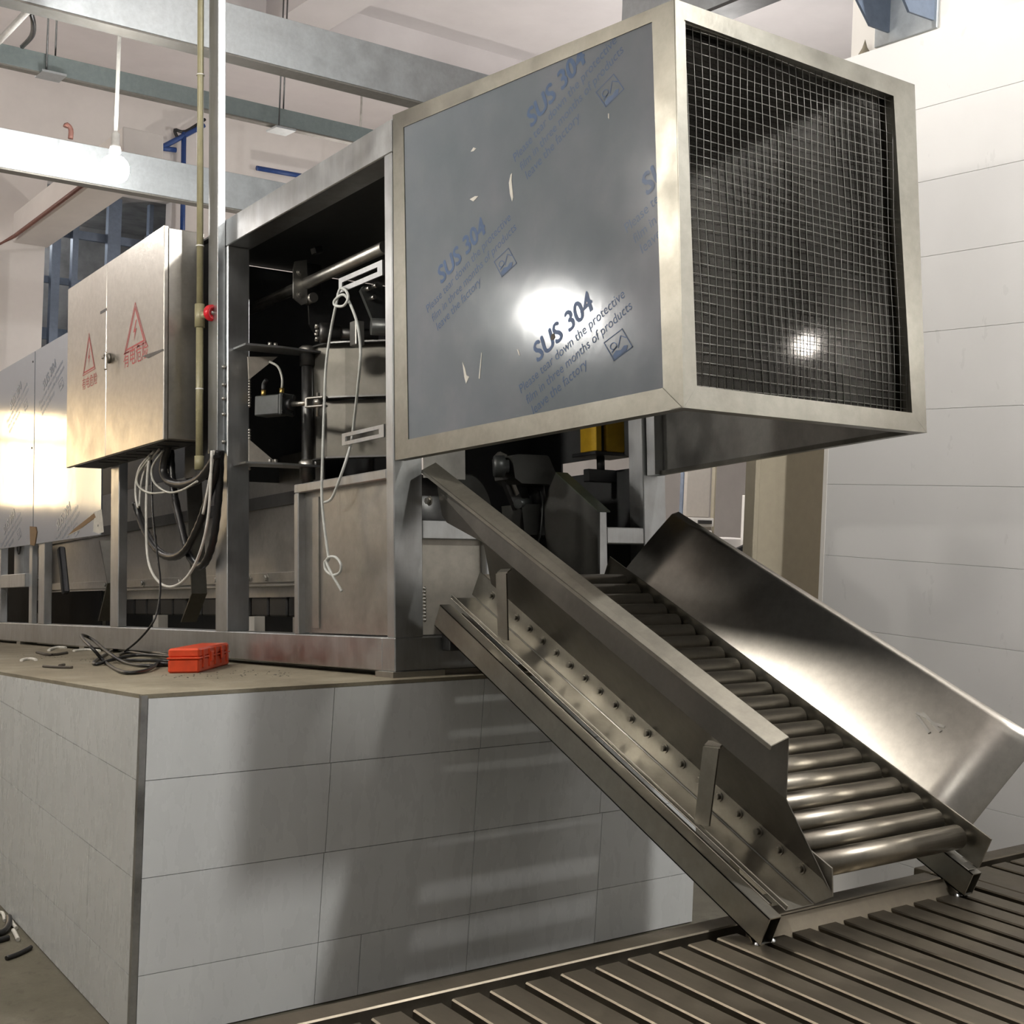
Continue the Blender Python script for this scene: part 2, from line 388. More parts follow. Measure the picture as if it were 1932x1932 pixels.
# ceiling ribs
for k, (x0, y0, x1, y1, dz) in enumerate(((-8, 7.3, 14, 7.9, .55), (-8, 1.2, 14, 1.7, .5), (2.6, 1.7, 3.1, 7.3, .4), (-2.2, 1.7, -1.7, 7.3, .4))):
    G().box(x0, x1, y0, y1, 6.8 - dz, 6.8).build('rib', 'ceiling', ceil)
# panelled wall on the right: every plank a piece
wr = struct('wall_right', G().box(XR + .012, XR + .10, -9.0, -.33, 0, 3.995), 'gap_pale')
zs = [4.0, 3.67, 3.345, 3.015, 2.685, 2.35, 2.02, 1.689, 1.36, 1.03, .70, .37, .04]
for k in range(len(zs) - 1):
    cuts = [-.318, -2.95 - .4 * (k % 3), -6.0, -9.0]
    for a, b in zip(cuts[:-1], cuts[1:]):
        G().box(XR, XR + .014, b + .0008, a, zs[k + 1] + .0008, zs[k] - .0008, .0005).build('plank', 'panel_wall', wr)
G().box(XR - .001, XR + .10, -.330, -.306, 0, 4.0).build('end_cap', 'column', wr)
# ceiling side: white column and beige panel beyond the wall's end
tag(G().box(2.215, 2.95, -1.0, -.27, 0, 6.8).build('white_column', 'column'), 'broad white column rising behind the top of the panelled wall', 'column')
bp = thing('beige_panel', 'tall beige painted panel at the end of the white panelled wall', 'panel', W, (2.2, 0, 0))
G().box(2.0, 2.46, 0, .05, 0, 3.2, .003).build('sheet', 'beige', bp)
G().box(1.962, 1.992, -.01, .06, 0, 3.2, .003).build('edge_strip', 'beige', bp)
kb = thing('column_bracket', 'galvanised bracket with two dark gusset plates on the white column', 'bracket', W, (2.2, -.6, 4.05))
G().box(2.195, 2.21, -.76, -.42, 4.05, 5.2, .002).build('base_plate', 'galv', kb)
for yy, px in ((-.505, [(1617, -2), (1642, 48), (1680, 62)]), (-.745, [(1706, -2), (1716, 22), (1755, 35)])):
    pts = [W.on(1, a, b, yy) for a, b in px]
    pts = [Vector((pts[0].x - .18, yy, pts[0].z + .5)), pts[0], pts[1], Vector((2.195, yy, pts[2].z)), Vector((2.195, yy, pts[0].z + .5))]
    G().prism(pts, (0, .012, 0)).build('gusset', 'blue_steel', kb)
tag(G().lathe((2.185, -.375, 4.0), (0, 0, 1), [(.045, 0), (.03, .03), (.012, .06), (.0, .10)], 9).build('mortar_lump', 'plinth_top'), 'small lump of dried mortar on the wall top under the bracket', 'mortar')

# overhead steelwork, all parallel to X
def cbeam(name, label, y, z0, z1, mat, x0=-4.2, x1=8.0, lip=.10):
    t = thing(name, label, 'beam', W, (1, y, z0))
    G().box(x0, x1, y, y + .02, z0, z1, .003).build('web', mat, t)
    G().box(x0, x1, y - lip, y, z0 - .02, z0, .003).build('bottom_flange', mat, t)
    G().box(x0, x1, y - lip, y, z1, z1 + .02, .003).build('top_flange', mat, t)
    return t
zA0, zA1 = W.on(1, 423, 98, 4.0).z, W.on(1, 421, 2, 4.0).z
zB0, zB1 = W.on(1, 0, 118, 5.6).z, W.on(1, 0, 81, 5.6).z
zC0, zC1 = W.on(1, 0, 315, 5.5).z, W.on(1, 0, 240, 5.5).z
# open sides turned from the eye: web toward the camera, flanges behind
def cbeam2(name, label, y, z0, z1, mat, lip):
    t = thing(name, label, 'beam', W, (1, y, z0))
    G().box(-5, 9, y, y + .015, z0, z1, .003).build('web', mat, t)
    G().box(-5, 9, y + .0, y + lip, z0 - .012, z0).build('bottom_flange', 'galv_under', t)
    G().box(-5, 9, y + .015, y + lip, z1 - .015, z1).build('top_flange', mat, t)
    return t
cbeam2('channel_beam', 'big galvanised channel beam crossing under the ceiling, highest of three', 4.0, zA0, zA1, 'galv', .16)
cbeam2('purlin', 'thin dull green purlin between the two broad galvanised channel beams', 5.6, zB0, zB1, 'galv_dull', .08)
cbeam2('channel_beam', 'bright galvanised channel beam just behind the lit bulb', 5.5, zC0, zC1, 'galv', .12)
# a steel beam running away above the hood
pa, pb = W.on(0, 1432, 52, 3.0), W.on(0, 1640, -22, 3.0)
zz = (pa.z + pb.z) / 2
t = thing('roof_beam', 'grey steel roof beam above the mesh end of the hood', 'beam', W, (3, pa.y, zz))
G().box(2.6, 2.62, pb.y - 2, pa.y + .8, zz + .02, zz + .55).build('web', 'galv', t)
G().box(2.6, 2.78, pb.y - 2, pa.y + .8, zz, zz + .02).build('bottom_flange', 'steel_dark', t)
# hanger rods with clips under the purlin
for lab, px, z_lo in (('pair of hanger rods on the purlin near its left end', (88, 135), .0), ('pair of hanger rods on the purlin left of the hood', (527, 240), .0)):
    t = thing('hanger_rods', lab, 'hanger', W, W.on(1, px[0], px[1], 5.55))
    p = W.on(1, px[0], px[1], 5.56)
    G().cyl((p.x, 5.57, p.z), (p.x, 5.57, 6.8), .007, 6).build('rod', 'steel_dark', t)
    G().cyl((p.x + .10, 5.66 + .05, p.z), (p.x + .10, 5.71, 6.8), .007, 6).build('rod', 'steel_dark', t)
    G().box(p.x - .04, p.x + .14, 5.53, 5.73, p.z - .012, p.z + .004).build('clip', 'galv', t)
# pipes and cables up by the beams
Y = YB - .12
bpipe = thing('blue_pipes', 'dark blue pipework on the far wall behind the conduit post', 'pipe', W, W.on(1, 345, 430, Y))
for a, b in (((347, 250), (344, 470)), ((300, 281), (385, 236)), ((300, 279), (332, 283)), ((484, 317), (620, 341))):
    G().cyl(W.on(1, *a, Y), W.on(1, *b, Y), .032, 8).build('pipe', 'blue_pipe', bpipe)
tag(G().tube([W.on(1, 336, 262, Y), W.on(1, 330, 245, Y), W.on(1, 350, 248, Y), W.on(1, 387, 225, Y)], .02, 6).build('wall_cable', 'hose'), 'black cable looping over the blue pipes on the far wall', 'cable')
tag(G().cyl(W.on(1, -10, 86, 5.2), W.on(1, 55, 18, 4.3), .022, 8).build('white_conduit', 'white_pipe'), 'white plastic conduit slanting between beams at top left', 'pipe')
tag(G().tube([W.on(1, 58, 22, 4.6), W.on(1, 63, 45, 4.7), W.on(1, 60, 68, 5.0), W.on(1, 42, 88, 5.5)], .018, 6).build('drop_cable', 'hose'), 'short black cable drooping onto the purlin at top left', 'cable')
p = W.on(1, 133, 262, 5.54)
t = thing('red_clamp', 'small dark red pipe clamp standing on the bright channel beam', 'clamp', W, p)
G().tube([p, p + Vector((0, 0, .07)), p + Vector((-.03, 0, .10)), p + Vector((-.04, 0, .08))], .02, 8, 3).build('hook', 'rust_pipe', t)
# pendant lamps: the one in view, others read from highlights and shadows, and added fill bulbs
for k, (pos, watts, colr, r) in enumerate(BULBS):
    area = 4 * math.pi * r * r
    mt = emis('lit_bulb_%d' % k, colr, 25.0); mt.cycles.emission_sampling = 'NONE'
    MAT['_b%d' % k] = mt
    lab = ['bare white globe bulb glowing on a cord before the bright channel beam', 'glowing globe bulb hanging high in front of the mesh hood and roller slide', 'glowing globe bulb hanging left of the electrical cabinet', 'glowing globe bulb hanging left of the hood above the plinth', 'glowing globe bulb over the open floor at the viewer\'s left', 'unseen fill bulb added beyond the machine on the right', 'unseen fill bulb added low by the far right of the back wall', 'unseen fill bulb added high before the lit windows of the back wall', 'dim globe bulb beside the panelled wall', 'unseen fill bulb added inside the back room beyond the dark opening', 'unseen fill bulb added straight above the hood'][k]
    t = thing('pendant_bulb', lab, 'lamp', W, pos, 'globe bulbs hung along the hall')
    P = Vector(pos)
    g = G(); seg = 20; rg = r * .9; prof = [(rg * math.sin(math.pi * i / 10), -rg * math.cos(math.pi * i / 10)) for i in range(11)]
    g.lathe(P, (0, 0, 1), prof, seg).build('globe', '_b%d' % k, t)
    ld = bpy.data.lights.new('bulb_light', 'POINT'); ld.energy = watts; ld.color = colr; ld.shadow_soft_size = r; ld.use_soft_falloff = False
    lo = bpy.data.objects.new('bulb_light', ld); COL.objects.link(lo); lo.parent = t
    G().lathe(P + Vector((0, 0, r * 1.02)), (0, 0, 1), [(.0, 0), (.04, 0), (.035, .05), (.028, .055), (.028, .13), (.012, .15), (0, .15)], 12).build('socket', 'white_pipe', t)
    G().cyl(P + Vector((0, 0, .2)), (pos[0], pos[1], 6.8), .013, 6).build('cord', 'white_cable', t)

# ================================================================== PLINTH
pcx = -1.055; YF = -.13; ZT = -.022          # front face (world), top surface (machine frame)
def topz(y): return m2w((0, y, ZT)).z
pl = thing('plinth', 'concrete plinth clad in white plastic panels under the machine', 'plinth', W, (.3, 3, 0))
yb = 9.0
core = [(0, YF + .016, 0), (0, yb, 0), (0, yb, topz(yb) - .012), (0, YF + .016, topz(YF) - .012)]
G().prism([Vector((pcx + .016, b, c)) for a, b, c in core], (1.545 - pcx - .02, 0, 0)).build('core', 'gap', pl)
tp = [(pcx + .0, YF, topz(YF) - .012), (pcx + .0, yb, topz(yb) - .012)]
G().prism([Vector((pcx, YF, topz(YF) - .014)), Vector((pcx, yb, topz(yb) - .014)), Vector((pcx, yb, topz(yb))), Vector((pcx, YF, topz(YF)))], (1.54 - pcx, 0, 0)).build('screed_top', 'plinth_top', pl)
zr = [topz(YF) - .014, .892, .562, .232, 0.004]
lean = .030
for k in range(4):
    cols = [pcx + .022, -.33, .34, 1.0, 1.54]
    if k == 3: cols = [pcx + .022, -.33, -.15, .34, 1.0, 1.54]
    if k == 1: cols = [pcx + .022, -.325, .335, .985, 1.54]
    for a, b in zip(cols[:-1], cols[1:]):
        def X(x, z): return x - lean * (1.2 - z) * (1 if -1 < x < 1.5 else 0)
        z1, z0 = zr[k] - .0012, zr[k + 1] + .0012
        G().prism([Vector((X(a, z0) + .0012, YF, z0)), Vector((X(b, z0) - .0012, YF, z0)), Vector((X(b, z1) - .0012, YF, z1)), Vector((X(a, z1) + .0012, YF, z1))], (0, .015, 0)).build('panel', 'panel', pl)
    ys = [YF + .022, 1.05 + .0 * k, 3.9, 6.6, yb] if k != 2 else [YF + .022, .36, 2.9, 5.6, yb]
    for a, b in zip(ys[:-1], ys[1:]):
        z1, z0 = zr[k] - .0012, zr[k + 1] + .0012
        poly = [(a + .0012, z0), (b - .0012, z0), (b - .0012, z1 + .02 * (k == 0)), (a + .0012, z1 + .02 * (k == 0))]; out = []
        for i in range(4):
            p, q = poly[i], poly[(i + 1) % 4]; dp, dq = topz(p[0]) - .014 - p[1], topz(q[0]) - .014 - q[1]
            if dp >= 0: out.append(p)
            if dp * dq < 0: u = dp / (dp - dq); out.append((p[0] + (q[0] - p[0]) * u, p[1] + (q[1] - p[1]) * u))
        if len(out) > 2: G().prism([Vector((pcx, p, q)) for p, q in out], (.015, 0, 0)).build('panel', 'panel', pl)
G().prism([Vector((pcx - .002, YF - .002, 0)), Vector((pcx + .020, YF - .002, 0)), Vector((pcx + .020, YF + .02, 0)), Vector((pcx - .002, YF + .02, 0))], (0, 0, topz(YF) - .004)).build('corner_strip', 'steel_corner', pl)

# ================================================================== SLATTED TABLE
ZG = .68
gt = thing('slatted_table', 'low steel table of close parallel slats in the foreground', 'table', W, (0, -3, 0))
xg0, xg1 = -1.80, 1.92
G().box(xg0, 1.13, -1.715, -1.645, ZG - .09, ZG, .004).build('edge_beam', 'steel_slat', gt)
G().box(xg0, 1.12, -1.775, -1.722, ZG - .10, ZG - .045, .003).build('slat_ledge', 'steel_dark', gt)
proto = None
x = -1.86 + .004; k = 0
while x < 1.06:
    if proto is None:
        proto = G().box(x, x + .083, -4.35, -1.765, ZG - .045, ZG, .004).build('slat', 'steel_slat', gt); x0p = x
    else: share(proto, 'slat', gt, (x - x0p, random.uniform(-.004, .004), random.uniform(-.0015, .0015)))
    x += .1108
for a, b in ((-1.80, -4.36), (-1.80, -1.70), (1.00, -4.36), (1.0, -1.70)): G().box(a, a + .07, b, b + .06, 0, ZG - .10, .003).build('leg', 'steel_slat', gt)
G().box(xg0, 1.10, -4.36, -4.30, ZG - .11, ZG - .045, .003).build('cross_beam', 'steel_slat', gt)
g2 = thing('slatted_table', 'second slatted table at the right edge, its slats beyond a gap', 'table', W, (1.55, -3, 0))
G().box(1.145, 2.06, -1.66, -1.59, ZG - .09, ZG, .004).build('edge_beam', 'steel_slat', g2)
G().box(1.145, 1.215, -4.3, -1.665, ZG - .09, ZG, .004).build('side_beam', 'steel_slat', g2)
x = 1.222; k = 0
for k in range(7):
    w_ = .18 if k == 0 else .083
    G().box(x, x + w_, -4.3, -1.70, ZG - .045, ZG - .001, .004).build('slat', 'steel_slat', g2); x += w_ + .028
for b in (-4.3, -1.66): G().box(1.16, 1.22, b, b + .06, 0, ZG - .09, .003).build('leg', 'steel_slat', g2); G().box(1.98, 2.04, b, b + .06, 0, ZG - .09, .003).build('leg', 'steel_slat', g2)

# ================================================================== MACHINE FRAME (tilted frame M)
mf = thing('machine_frame', 'welded stainless steel tube frame standing on the white plinth', 'machine frame', M, (.7, 3, 0))
def fb(name, *a, mat='steel_frame', b=.004): return G().box(*a, b).build(name, mat, mf)
XM = 1.453
fb('base_beam', 0, .13, .10, 8.2, 0, .133)
fb('base_beam', 0, XM, 0, .10, 0, .133)
fb('base_beam', 1.32, XM, .10, 8.2, 0, .133)
fb('post', 0, .133, 0, .06, .133, 2.08)
fb('post', 0, .119, 1.632, 1.778, .133, 2.08)
for y in (3.255, 4.803, 6.35): fb('post', 0, .055, y, y + .145, .133, 1.9)
fb('post', .03, .07, 5.22, 5.30, .133, .9); fb('post', 0, .055, 5.98, 6.10, .133, .9)
fb('brace_rail', .0, .05, 5.30, 5.98, .40, .50)
fb('post', 1.316, XM, 0, .10, .133, 2.08)
for y in (1.632, 3.255, 4.803): fb('post', 1.334, XM, y, y + .145, .133, 2.08)
fb('top_beam', 0, .13, 0, 1.778, 2.08, 2.218)
fb('top_beam', .13, XM, 0, .10, 2.08, 2.218)
fb('top_beam', 1.32, XM, .10, 1.778, 2.08, 2.218)
fb('cross_bar', .133, .44, .002, .08, .524, .602)
fb('cross_bar', 1.097, 1.316, .002, .08, .519, .592)
fb('short_post', 1.036, 1.097, 0, .07, .133, .66)
fb('short_post', .44, .50, 0, .07, .133, .602)
fb('shim', -.02, .22, -.02, .12, -.022, 0, mat='steel_sheet', b=0); fb('shim', -.03, .12, 2.2, 2.3, -.022, 0, mat='steel_sheet', b=0)
for y in (3.9, 5.4, 7.0): fb('shim', 0, .12, y, y + .1, -.022, 0, mat='steel_sheet', b=0)
for y in (.4, 2.5, 4.5, 6.5): fb('shim', 1.33, 1.45, y, y + .1, -.022, 0, mat='steel_sheet', b=0)
fb('shim', 1.2, 1.45, 0, .12, -.022, 0, mat='steel_sheet', b=0)
# weld beads along the tall post
for z0, z1, x in ((1.27, 1.50, .12), (.95, 1.16, .12), (.20, .34, .14)):
    g = G(); z = z0
    while z < z1: g.lathe((x, 1.634 if x < .13 else .002, z), (0, -1, 0), [(.009, 0), (.006, .004), (0, .006)], 7); z += .014
    g.build('weld_bead', 'steel', mf)
# lower bay beside the corner post: framed side plate
fb('bay_bar', .0, .06, .06, .885, .765, .805); fb('bay_bar', .0, .06, .845, .885, .133, .765)
G().box(.035, .041, .06, .845, .14, .765).build('bay_plate', 'steel_sheet', mf)
G().box(.027, .035, .70, .76, .16, .74, .001).build('bay_strip', 'steel_sheet', mf)
# cover sheets closing the box, coloured near-black for the shade inside
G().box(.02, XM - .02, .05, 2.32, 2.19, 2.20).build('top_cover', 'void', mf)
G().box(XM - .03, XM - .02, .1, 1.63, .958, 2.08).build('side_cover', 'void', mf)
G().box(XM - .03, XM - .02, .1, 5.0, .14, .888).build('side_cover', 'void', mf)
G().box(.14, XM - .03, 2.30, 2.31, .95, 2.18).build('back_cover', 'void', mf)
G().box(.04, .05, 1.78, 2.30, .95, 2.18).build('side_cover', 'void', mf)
# long inner trough wall seen through the bays
tw = thing('trough_wall', 'long grey steel trough wall inside the bays behind the hanging hoses', 'trough', M, (.6, 3, 0))
G().box(.60, .606, 1.75, 7.6, .30, 1.10).build('side_sheet', 'steel_sheet', tw)
G().bar((.585, 1.75, .855), (.585, 7.6, .80), .02, .07).build('rib', 'steel_dark', tw)
G().box(.56, .60, 1.75, 7.6, .385, .44, .002).build('bolted_angle', 'steel_sheet', tw)
G().box(.52, .60, 1.75, 7.6, .36, .372, .002).build('ledge', 'steel_sheet', tw)
for y in (1.85, 2.38, 2.62, 3.1, 3.7, 4.4, 5.2): hexbolt(G(), (.56, y, .41), (-1, 0, 0), .016, .014).build('bolt', 'steel', tw)
for (y, z) in ((2.9, .66), (4.25, .64), (5.1, .62)): G().box(.598, .60, y, y + .025, z, z + .10).build('slot', 'black', tw)
for k in range(26): G().box(.62, .70, 1.75 + k * .25, 1.975 + k * .25, .19, .30, .008).build('rubber_pad', 'rubber', tw)
for y in (1.95, 2.55, 3.0, 4.1, 5.4): G().box(.56, .63, y, y + .10, .0, .19, .003).build('foot', 'column', tw)
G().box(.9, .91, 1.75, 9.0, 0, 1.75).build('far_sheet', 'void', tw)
G().box(.50, .51, M.on(0, 191, 1140, .5).y, M.on(0, 92, 1140, .5).y, .0, M.on(0, 140, 1116, .5).z).build('shade_sheet', 'matte_black', tw)  # black sheet put in for the deep shade of the bay
# leaning flat braces
for lab, pts, ww in (('leaning bent flat bar with bright edge beside the bay of black shadow', [(188, 1020), (203, 1100), (186, 1172)], .09),
                     ('leaning bent flat bar behind the hanging white cable loop', [(352, 900), (362, 1120), (342, 1174)], .09)):
    P = [M.on(0, a, b, .30) for a, b in pts]
    t = thing('brace_bar', lab, 'brace', M, P[-1])
    g = G()
    for a, b in zip(P[:-1], P[1:]): g.prism([a, b, b + Vector((ww, -.01, 0)), a + Vector((ww, -.01, 0))], (0, .012, 0))
    g.build('bar', 'steel_gate', t)
P = M.on(0, 115, 1033, .3); Q = M.on(0, 124, 1120, .3)
tag(G().bar(P, Q, .05, .06, (0, 1, 0), .01).build('lever', 'black', None, M), 'black lever arm standing against the trough wall at the far left', 'lever')
G().box(.45, .46, M.on(0, 57, 1100, .45).y, M.on(0, 8, 1100, .45).y, .0, .80).build('shade_sheet', 'matte_black', tw)  # second black sheet standing in for shade, in the leftmost bay
bb = thing('bearing_block', 'pale steel block with an oval slot on a short rail at the left edge', 'bearing block', M, M.on(0, 35, 1086, .12))
P0, P1 = M.on(0, 44, 1086, .12), M.on(0, 27, 1040, .12)
G().box(.12, .20, P0.y, P1.y, P0.z, P1.z + .12, .004).build('block', 'steel_frame', bb)
G().lathe((.118, (P0.y + P1.y) / 2, P0.z + .22), (-1, 0, 0), [(.055, 0), (.05, .004), (.03, .004), (.028, 0)], 16).build('slot_ring', 'steel_dark', bb)
G().box(.10, .22, P0.y - .12, P1.y + .12, P0.z - .03, P0.z, .003).build('foot_plate', 'steel_frame', bb)

# ================================================================== HOOD
YN, YBK = -1.652, -.012
hb, htn, htb = .832, 2.055, 2.228
xrn, xrf = 1.137, 1.405
hd = thing('discharge_hood', 'big stainless box hood with blue film side and wire mesh end, cantilevered over the slide', 'hood', M, (.6, -.8, hb))
O = lambda y, z, x=0.0: Vector((x, y, z))
# outer and inner corners of the film side (x = 0), seen face on: bottom-left, bottom-right, top-right, top-left
oc = [O(YBK, hb), O(YN, hb), O(YN, htn), O(YBK, htb)]
ic = [M.on(0, 770, 829, 0), M.on(0, 1251, 732, 0), M.on(0, 1230, 41, 0), M.on(0, 761, 240, 0)]
for k, nm in enumerate(('bottom_rail', 'corner_post', 'top_rail', 'corner_post')):
    a, b = k, (k + 1) % 4
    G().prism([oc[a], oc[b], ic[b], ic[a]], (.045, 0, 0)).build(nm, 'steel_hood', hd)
G().prism([p + Vector((-.0025, 0, 0)) for p in (ic[1], oc[1] + Vector((0, .002, .002)), oc[1] + Vector((0, .05, .002)), ic[1] + Vector((0, .09, -.005)))], (.0025, 0, 0)).build('weld_gusset', 'steel_hood', hd)
fp = G().prism([p + Vector((.004, 0, 0)) for p in ic], (.003, 0, 0)).build('film_panel', 'film', hd)
# printing on the film
def on_face(px, py): return M.on(0, px, py, -.0005 + .004)
def line_frame(p0, p1):
    a, b = on_face(*p0), on_face(*p1); d = b - a; L = d.length; d /= L
    return a, d, Vector((0, -d.z, -d.y)) * -1 if False else Vector((0, d.z, -d.y)), L
LINES = [('SUS 304', (1003, 241), (1106, 116), 'print_blue', True), ('Please tear down the protective', (972, 306), (1164, 79), 'print_blue_pale', False),
         ('film in three months of products', (984, 323), (1177, 97), 'print_blue_pale', False), ('leave the factory', (995, 339), (1095, 224), 'print_blue_pale', False)]
def logo(g, c):
    bl, tl, tr, br = c
    def q(u, v): return bl + (br - bl) * u + (tl - bl) * v
    def quad(pts): g.add([q(*p) for p in pts], [list(range(len(pts)))])
    t = .035
    for (a, b, c2, d2) in ((0, 1, 0, t), (0, 1, 1 - t, 1), (0, t, 0, 1), (1 - t, 1, 0, 1)): quad([(a, c2), (b, c2), (b, d2), (a, d2)])
    quad([(.06, .05), (.7, .05), (.85, .22), (.7, .30), (.5, .22), (.3, .34), (.06, .24)])
    for k in range(10):
        a0, a1 = k * .628, (k + 1) * .628
        quad([(.30 + .17 * math.cos(a0), .58 + .17 * math.sin(a0)), (.30 + .17 * math.cos(a1), .58 + .17 * math.sin(a1)), (.30 + .13 * math.cos(a1), .58 + .13 * math.sin(a1)), (.30 + .13 * math.cos(a0), .58 + .13 * math.sin(a0))])
    quad([(.45, .36), (.78, .74), (.78, .80), (.42, .40)]); quad([(.78, .80), (.80, .72), (.95, .50), (.96, .56)])
    quad([(.10, .36), (.42, .46), (.42, .50), (.10, .42)])
lim = []
cen = sum(ic, Vector()) / 4
for k in range(4):
    a, b = ic[k], ic[(k + 1) % 4]; e = (b - a); no = Vector((0, e.z, -e.y)).normalized()
    if (cen - a).dot(no) > 0: no = -no
    lim.append((a, no))
def print_block(dst, root):
    S0 = on_face(1003, 241); D = (on_face(*dst) - S0)
    parts = []
    for body, p0, p1, mt, bold in LINES:
        vs, fs = text_geo(body, 1.0)
        x0, x1 = min(v.x for v in vs), max(v.x for v in vs)
        a, d, u, L = line_frame(p0, p1); sc = L / (x1 - x0)
        if (u.z < 0): u = -u
        g = G(); parts.append(('heading_print' if bold else 'text_print', mt, g))
        offs = [(0, 0)] if not bold else [(0, 0), (.035, 0), (-.035, 0), (0, .03)]
        for ex, ey in offs:
            g.add([a + D + d * ((v.x - x0 + ex) * sc) + u * ((v.y + ey) * sc * 1.04) + Vector((-.0003 * (ex + 2 * ey + .1) * 10, 0, 0)) for v in vs], fs)
    g = G(); parts.append(('logo_print', 'print_blue', g)); logo(g, [on_face(*p) + D + Vector((-.0006, 0, 0)) for p in ((1143, 203), (1124, 174), (1160, 135), (1178, 168))])
    return parts
for dst in ((1003, 241), (833, 536), (1222, 369), (1015, 684)):
    for nm, mt, g in print_block(dst, hd):
        g = clip_g(g, lim)
        if g.f: g.build(nm, mt, fp)
# scuffs and torn spots in the film
def patch(root, mat, pts, x=.0025):
    return G().prism([M.on(0, a, b, x) for a, b in pts], (.0012, 0, 0)).build('film_tear', mat, root)
patch(fp, 'paper', [(872, 682), (877, 694), (880, 708), (885, 711), (879, 724), (876, 712)])
patch(fp, 'paper', [(908, 665), (909, 666), (905, 715), (903, 714)])
patch(fp, 'paper', [(963, 330), (966, 326), (965, 340), (968, 372), (966, 380), (962, 366), (960, 345)])
patch(fp, 'paper', [(886, 376), (896, 370), (902, 370), (897, 376), (893, 380)]); patch(fp, 'paper', [(888, 286), (893, 278), (898, 280), (893, 285)])
patch(fp, 'paper', [(1147, 214), (1149, 214), (1149, 225), (1147, 222)]); patch(fp, 'paper', [(975, 659), (978, 660), (981, 671), (979, 670)])
patch(fp, 'twig', [(1040, 632), (1045, 628), (1047, 636), (1043, 642), (1039, 640)])
# mesh end
def F(x, z, y=YN - .004): return Vector((x, y, z))
mo = [F(0, hb), F(xrn, hb), F(xrn, htn), F(0, htn)]
mi = [M.on(1, a, b, YN - .004) for a, b in ((1315, 728), (1721, 779), (1686, 181), (1291, 37))]
for k, nm in enumerate(('bottom_rail', 'corner_post', 'top_rail', 'corner_post')):
    a, b = k, (k + 1) % 4
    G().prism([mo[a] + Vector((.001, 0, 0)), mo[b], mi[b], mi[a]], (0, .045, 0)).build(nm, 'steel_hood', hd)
ms = G()
lx0, lx1, lz0, lz1 = mi[0].x - .01, mi[1].x + .01, mi[0].z - .01, mi[2].z + .01
ms.box(lx0 - .01, lx0, YN + .010, YN + .016, lz0, lz1); ms.box(lx1, lx1 + .01, YN + .010, YN + .016, lz0, lz1)
ms.box(lx0, lx1, YN + .010, YN + .016, lz0 - .01, lz0); ms.box(lx0, lx1, YN + .010, YN + .016, lz1, lz1 + .01)
ms = ms.build('mesh_screen', 'steel_hood', hd)
MAT['wire'] = plain('bright_wire', (.20, .195, .18), .4, 1.0)
nv = 32; nh = 35
def wob(a, b): return .006 * math.sin(2.1 * a + 1.3 * b) + .004 * math.sin(5.3 * a - 2.2 * b)
for i in range(nv):
    x = lx0 + (i + .5) * (lx1 - lx0) / nv
    G().tube([(x + wob(t * 2, i * .21), YN + .013 + .004 * math.sin(3 * t + i * .3), lz0 + (lz1 - lz0) * t) for t in [k / 8 for k in range(9)]], .00125, 4, 0).build('wire', 'wire', ms)
for i in range(nh):
    z = lz0 + (i + .5) * (lz1 - lz0) / nh
    G().tube([(lx0 + (lx1 - lx0) * t, YN + .016 + .004 * math.sin(3 * (i / nh) + t * 9), z + wob(i * .19, t * 2.3)) for t in [k / 8 for k in range(9)]], .00125, 4, 0).build('wire', 'wire', ms)
G().box(lx0 - .01, lx1 + .01, YN + .030, YN + .034, lz0 - .01, lz1 + .01).build('clear_plate', 'plate', hd)
# far side, top, and near-black lining and baffle put in for the hood's shade
G().prism([(xrn, YN + .045, hb), (xrf, -.005, hb), (xrf, -.005, htb), (xrn, YN + .045, htn)], (-.006, 0, 0)).build('far_panel', 'steel_sheet', hd)
G().prism([(xrn, YN + .045, hb), (xrf, -.005, hb), (xrf, -.005, hb + .018), (xrn, YN + .045, hb + .018)], (-.03, 0, 0)).build('far_bottom_lip', 'steel_hood', hd)
G().prism([(xrf - .07, -.06, hb), (xrf, -.06, hb), (xrf, -.06, 2.1), (xrf - .07, -.06, 2.1)], (0, .055, 0)).build('end_flange', 'steel_frame', hd)
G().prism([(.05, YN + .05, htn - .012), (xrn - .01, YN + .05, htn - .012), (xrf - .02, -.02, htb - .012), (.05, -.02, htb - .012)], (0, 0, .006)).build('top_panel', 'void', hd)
G().box(.05, xrf - .08, -.05, -.04, hb + .50, htb - .05).build('shade_baffle', 'void', hd)
G().prism([ic[k] + Vector((.012, 0, 0)) for k in range(4)], (.004, 0, 0)).build('shade_lining', 'void', hd)
for y, t in ((-.4, .02), (-.8, .02), (-1.2, .02)): hexbolt(G(), (xrn + (xrf - xrn) * (y - YN) / (-YN), y, hb + .009), (-1, 0, 0), .006, .006)

# ================================================================== ROLLER SLIDE
D = Vector((0, -.888, -.460)).normalized(); N = Vector((0, -.460, .888)).normalized(); XA = Vector((1, 0, 0))
A0 = Vector((.27, -.283 + .1525 - .0, .295 + .079))          # first bolt line point, top
B0 = Vector((.27, -.283, .295)); pitch = .0907
sl = thing('roller_slide', 'sloping stainless gravity roller slide under the hood, ending on the slatted table', 'conveyor', M, (.6, -.9, -.3))
def S(x, s, n): return Vector((x, B0.y, B0.z)) + D * s + N * n    # x, along the slope, across it
XLp, XRp = .27, 1.035
s_end = 20 * pitch - .02
def plate(x, w, s0, s1, n0, n1, name, mat='steel_slide', b=.0015): return G().obox(S(x, s0, n0), XA, D, N, w, s1 - s0, n1 - n0, b).build(name, mat, sl)
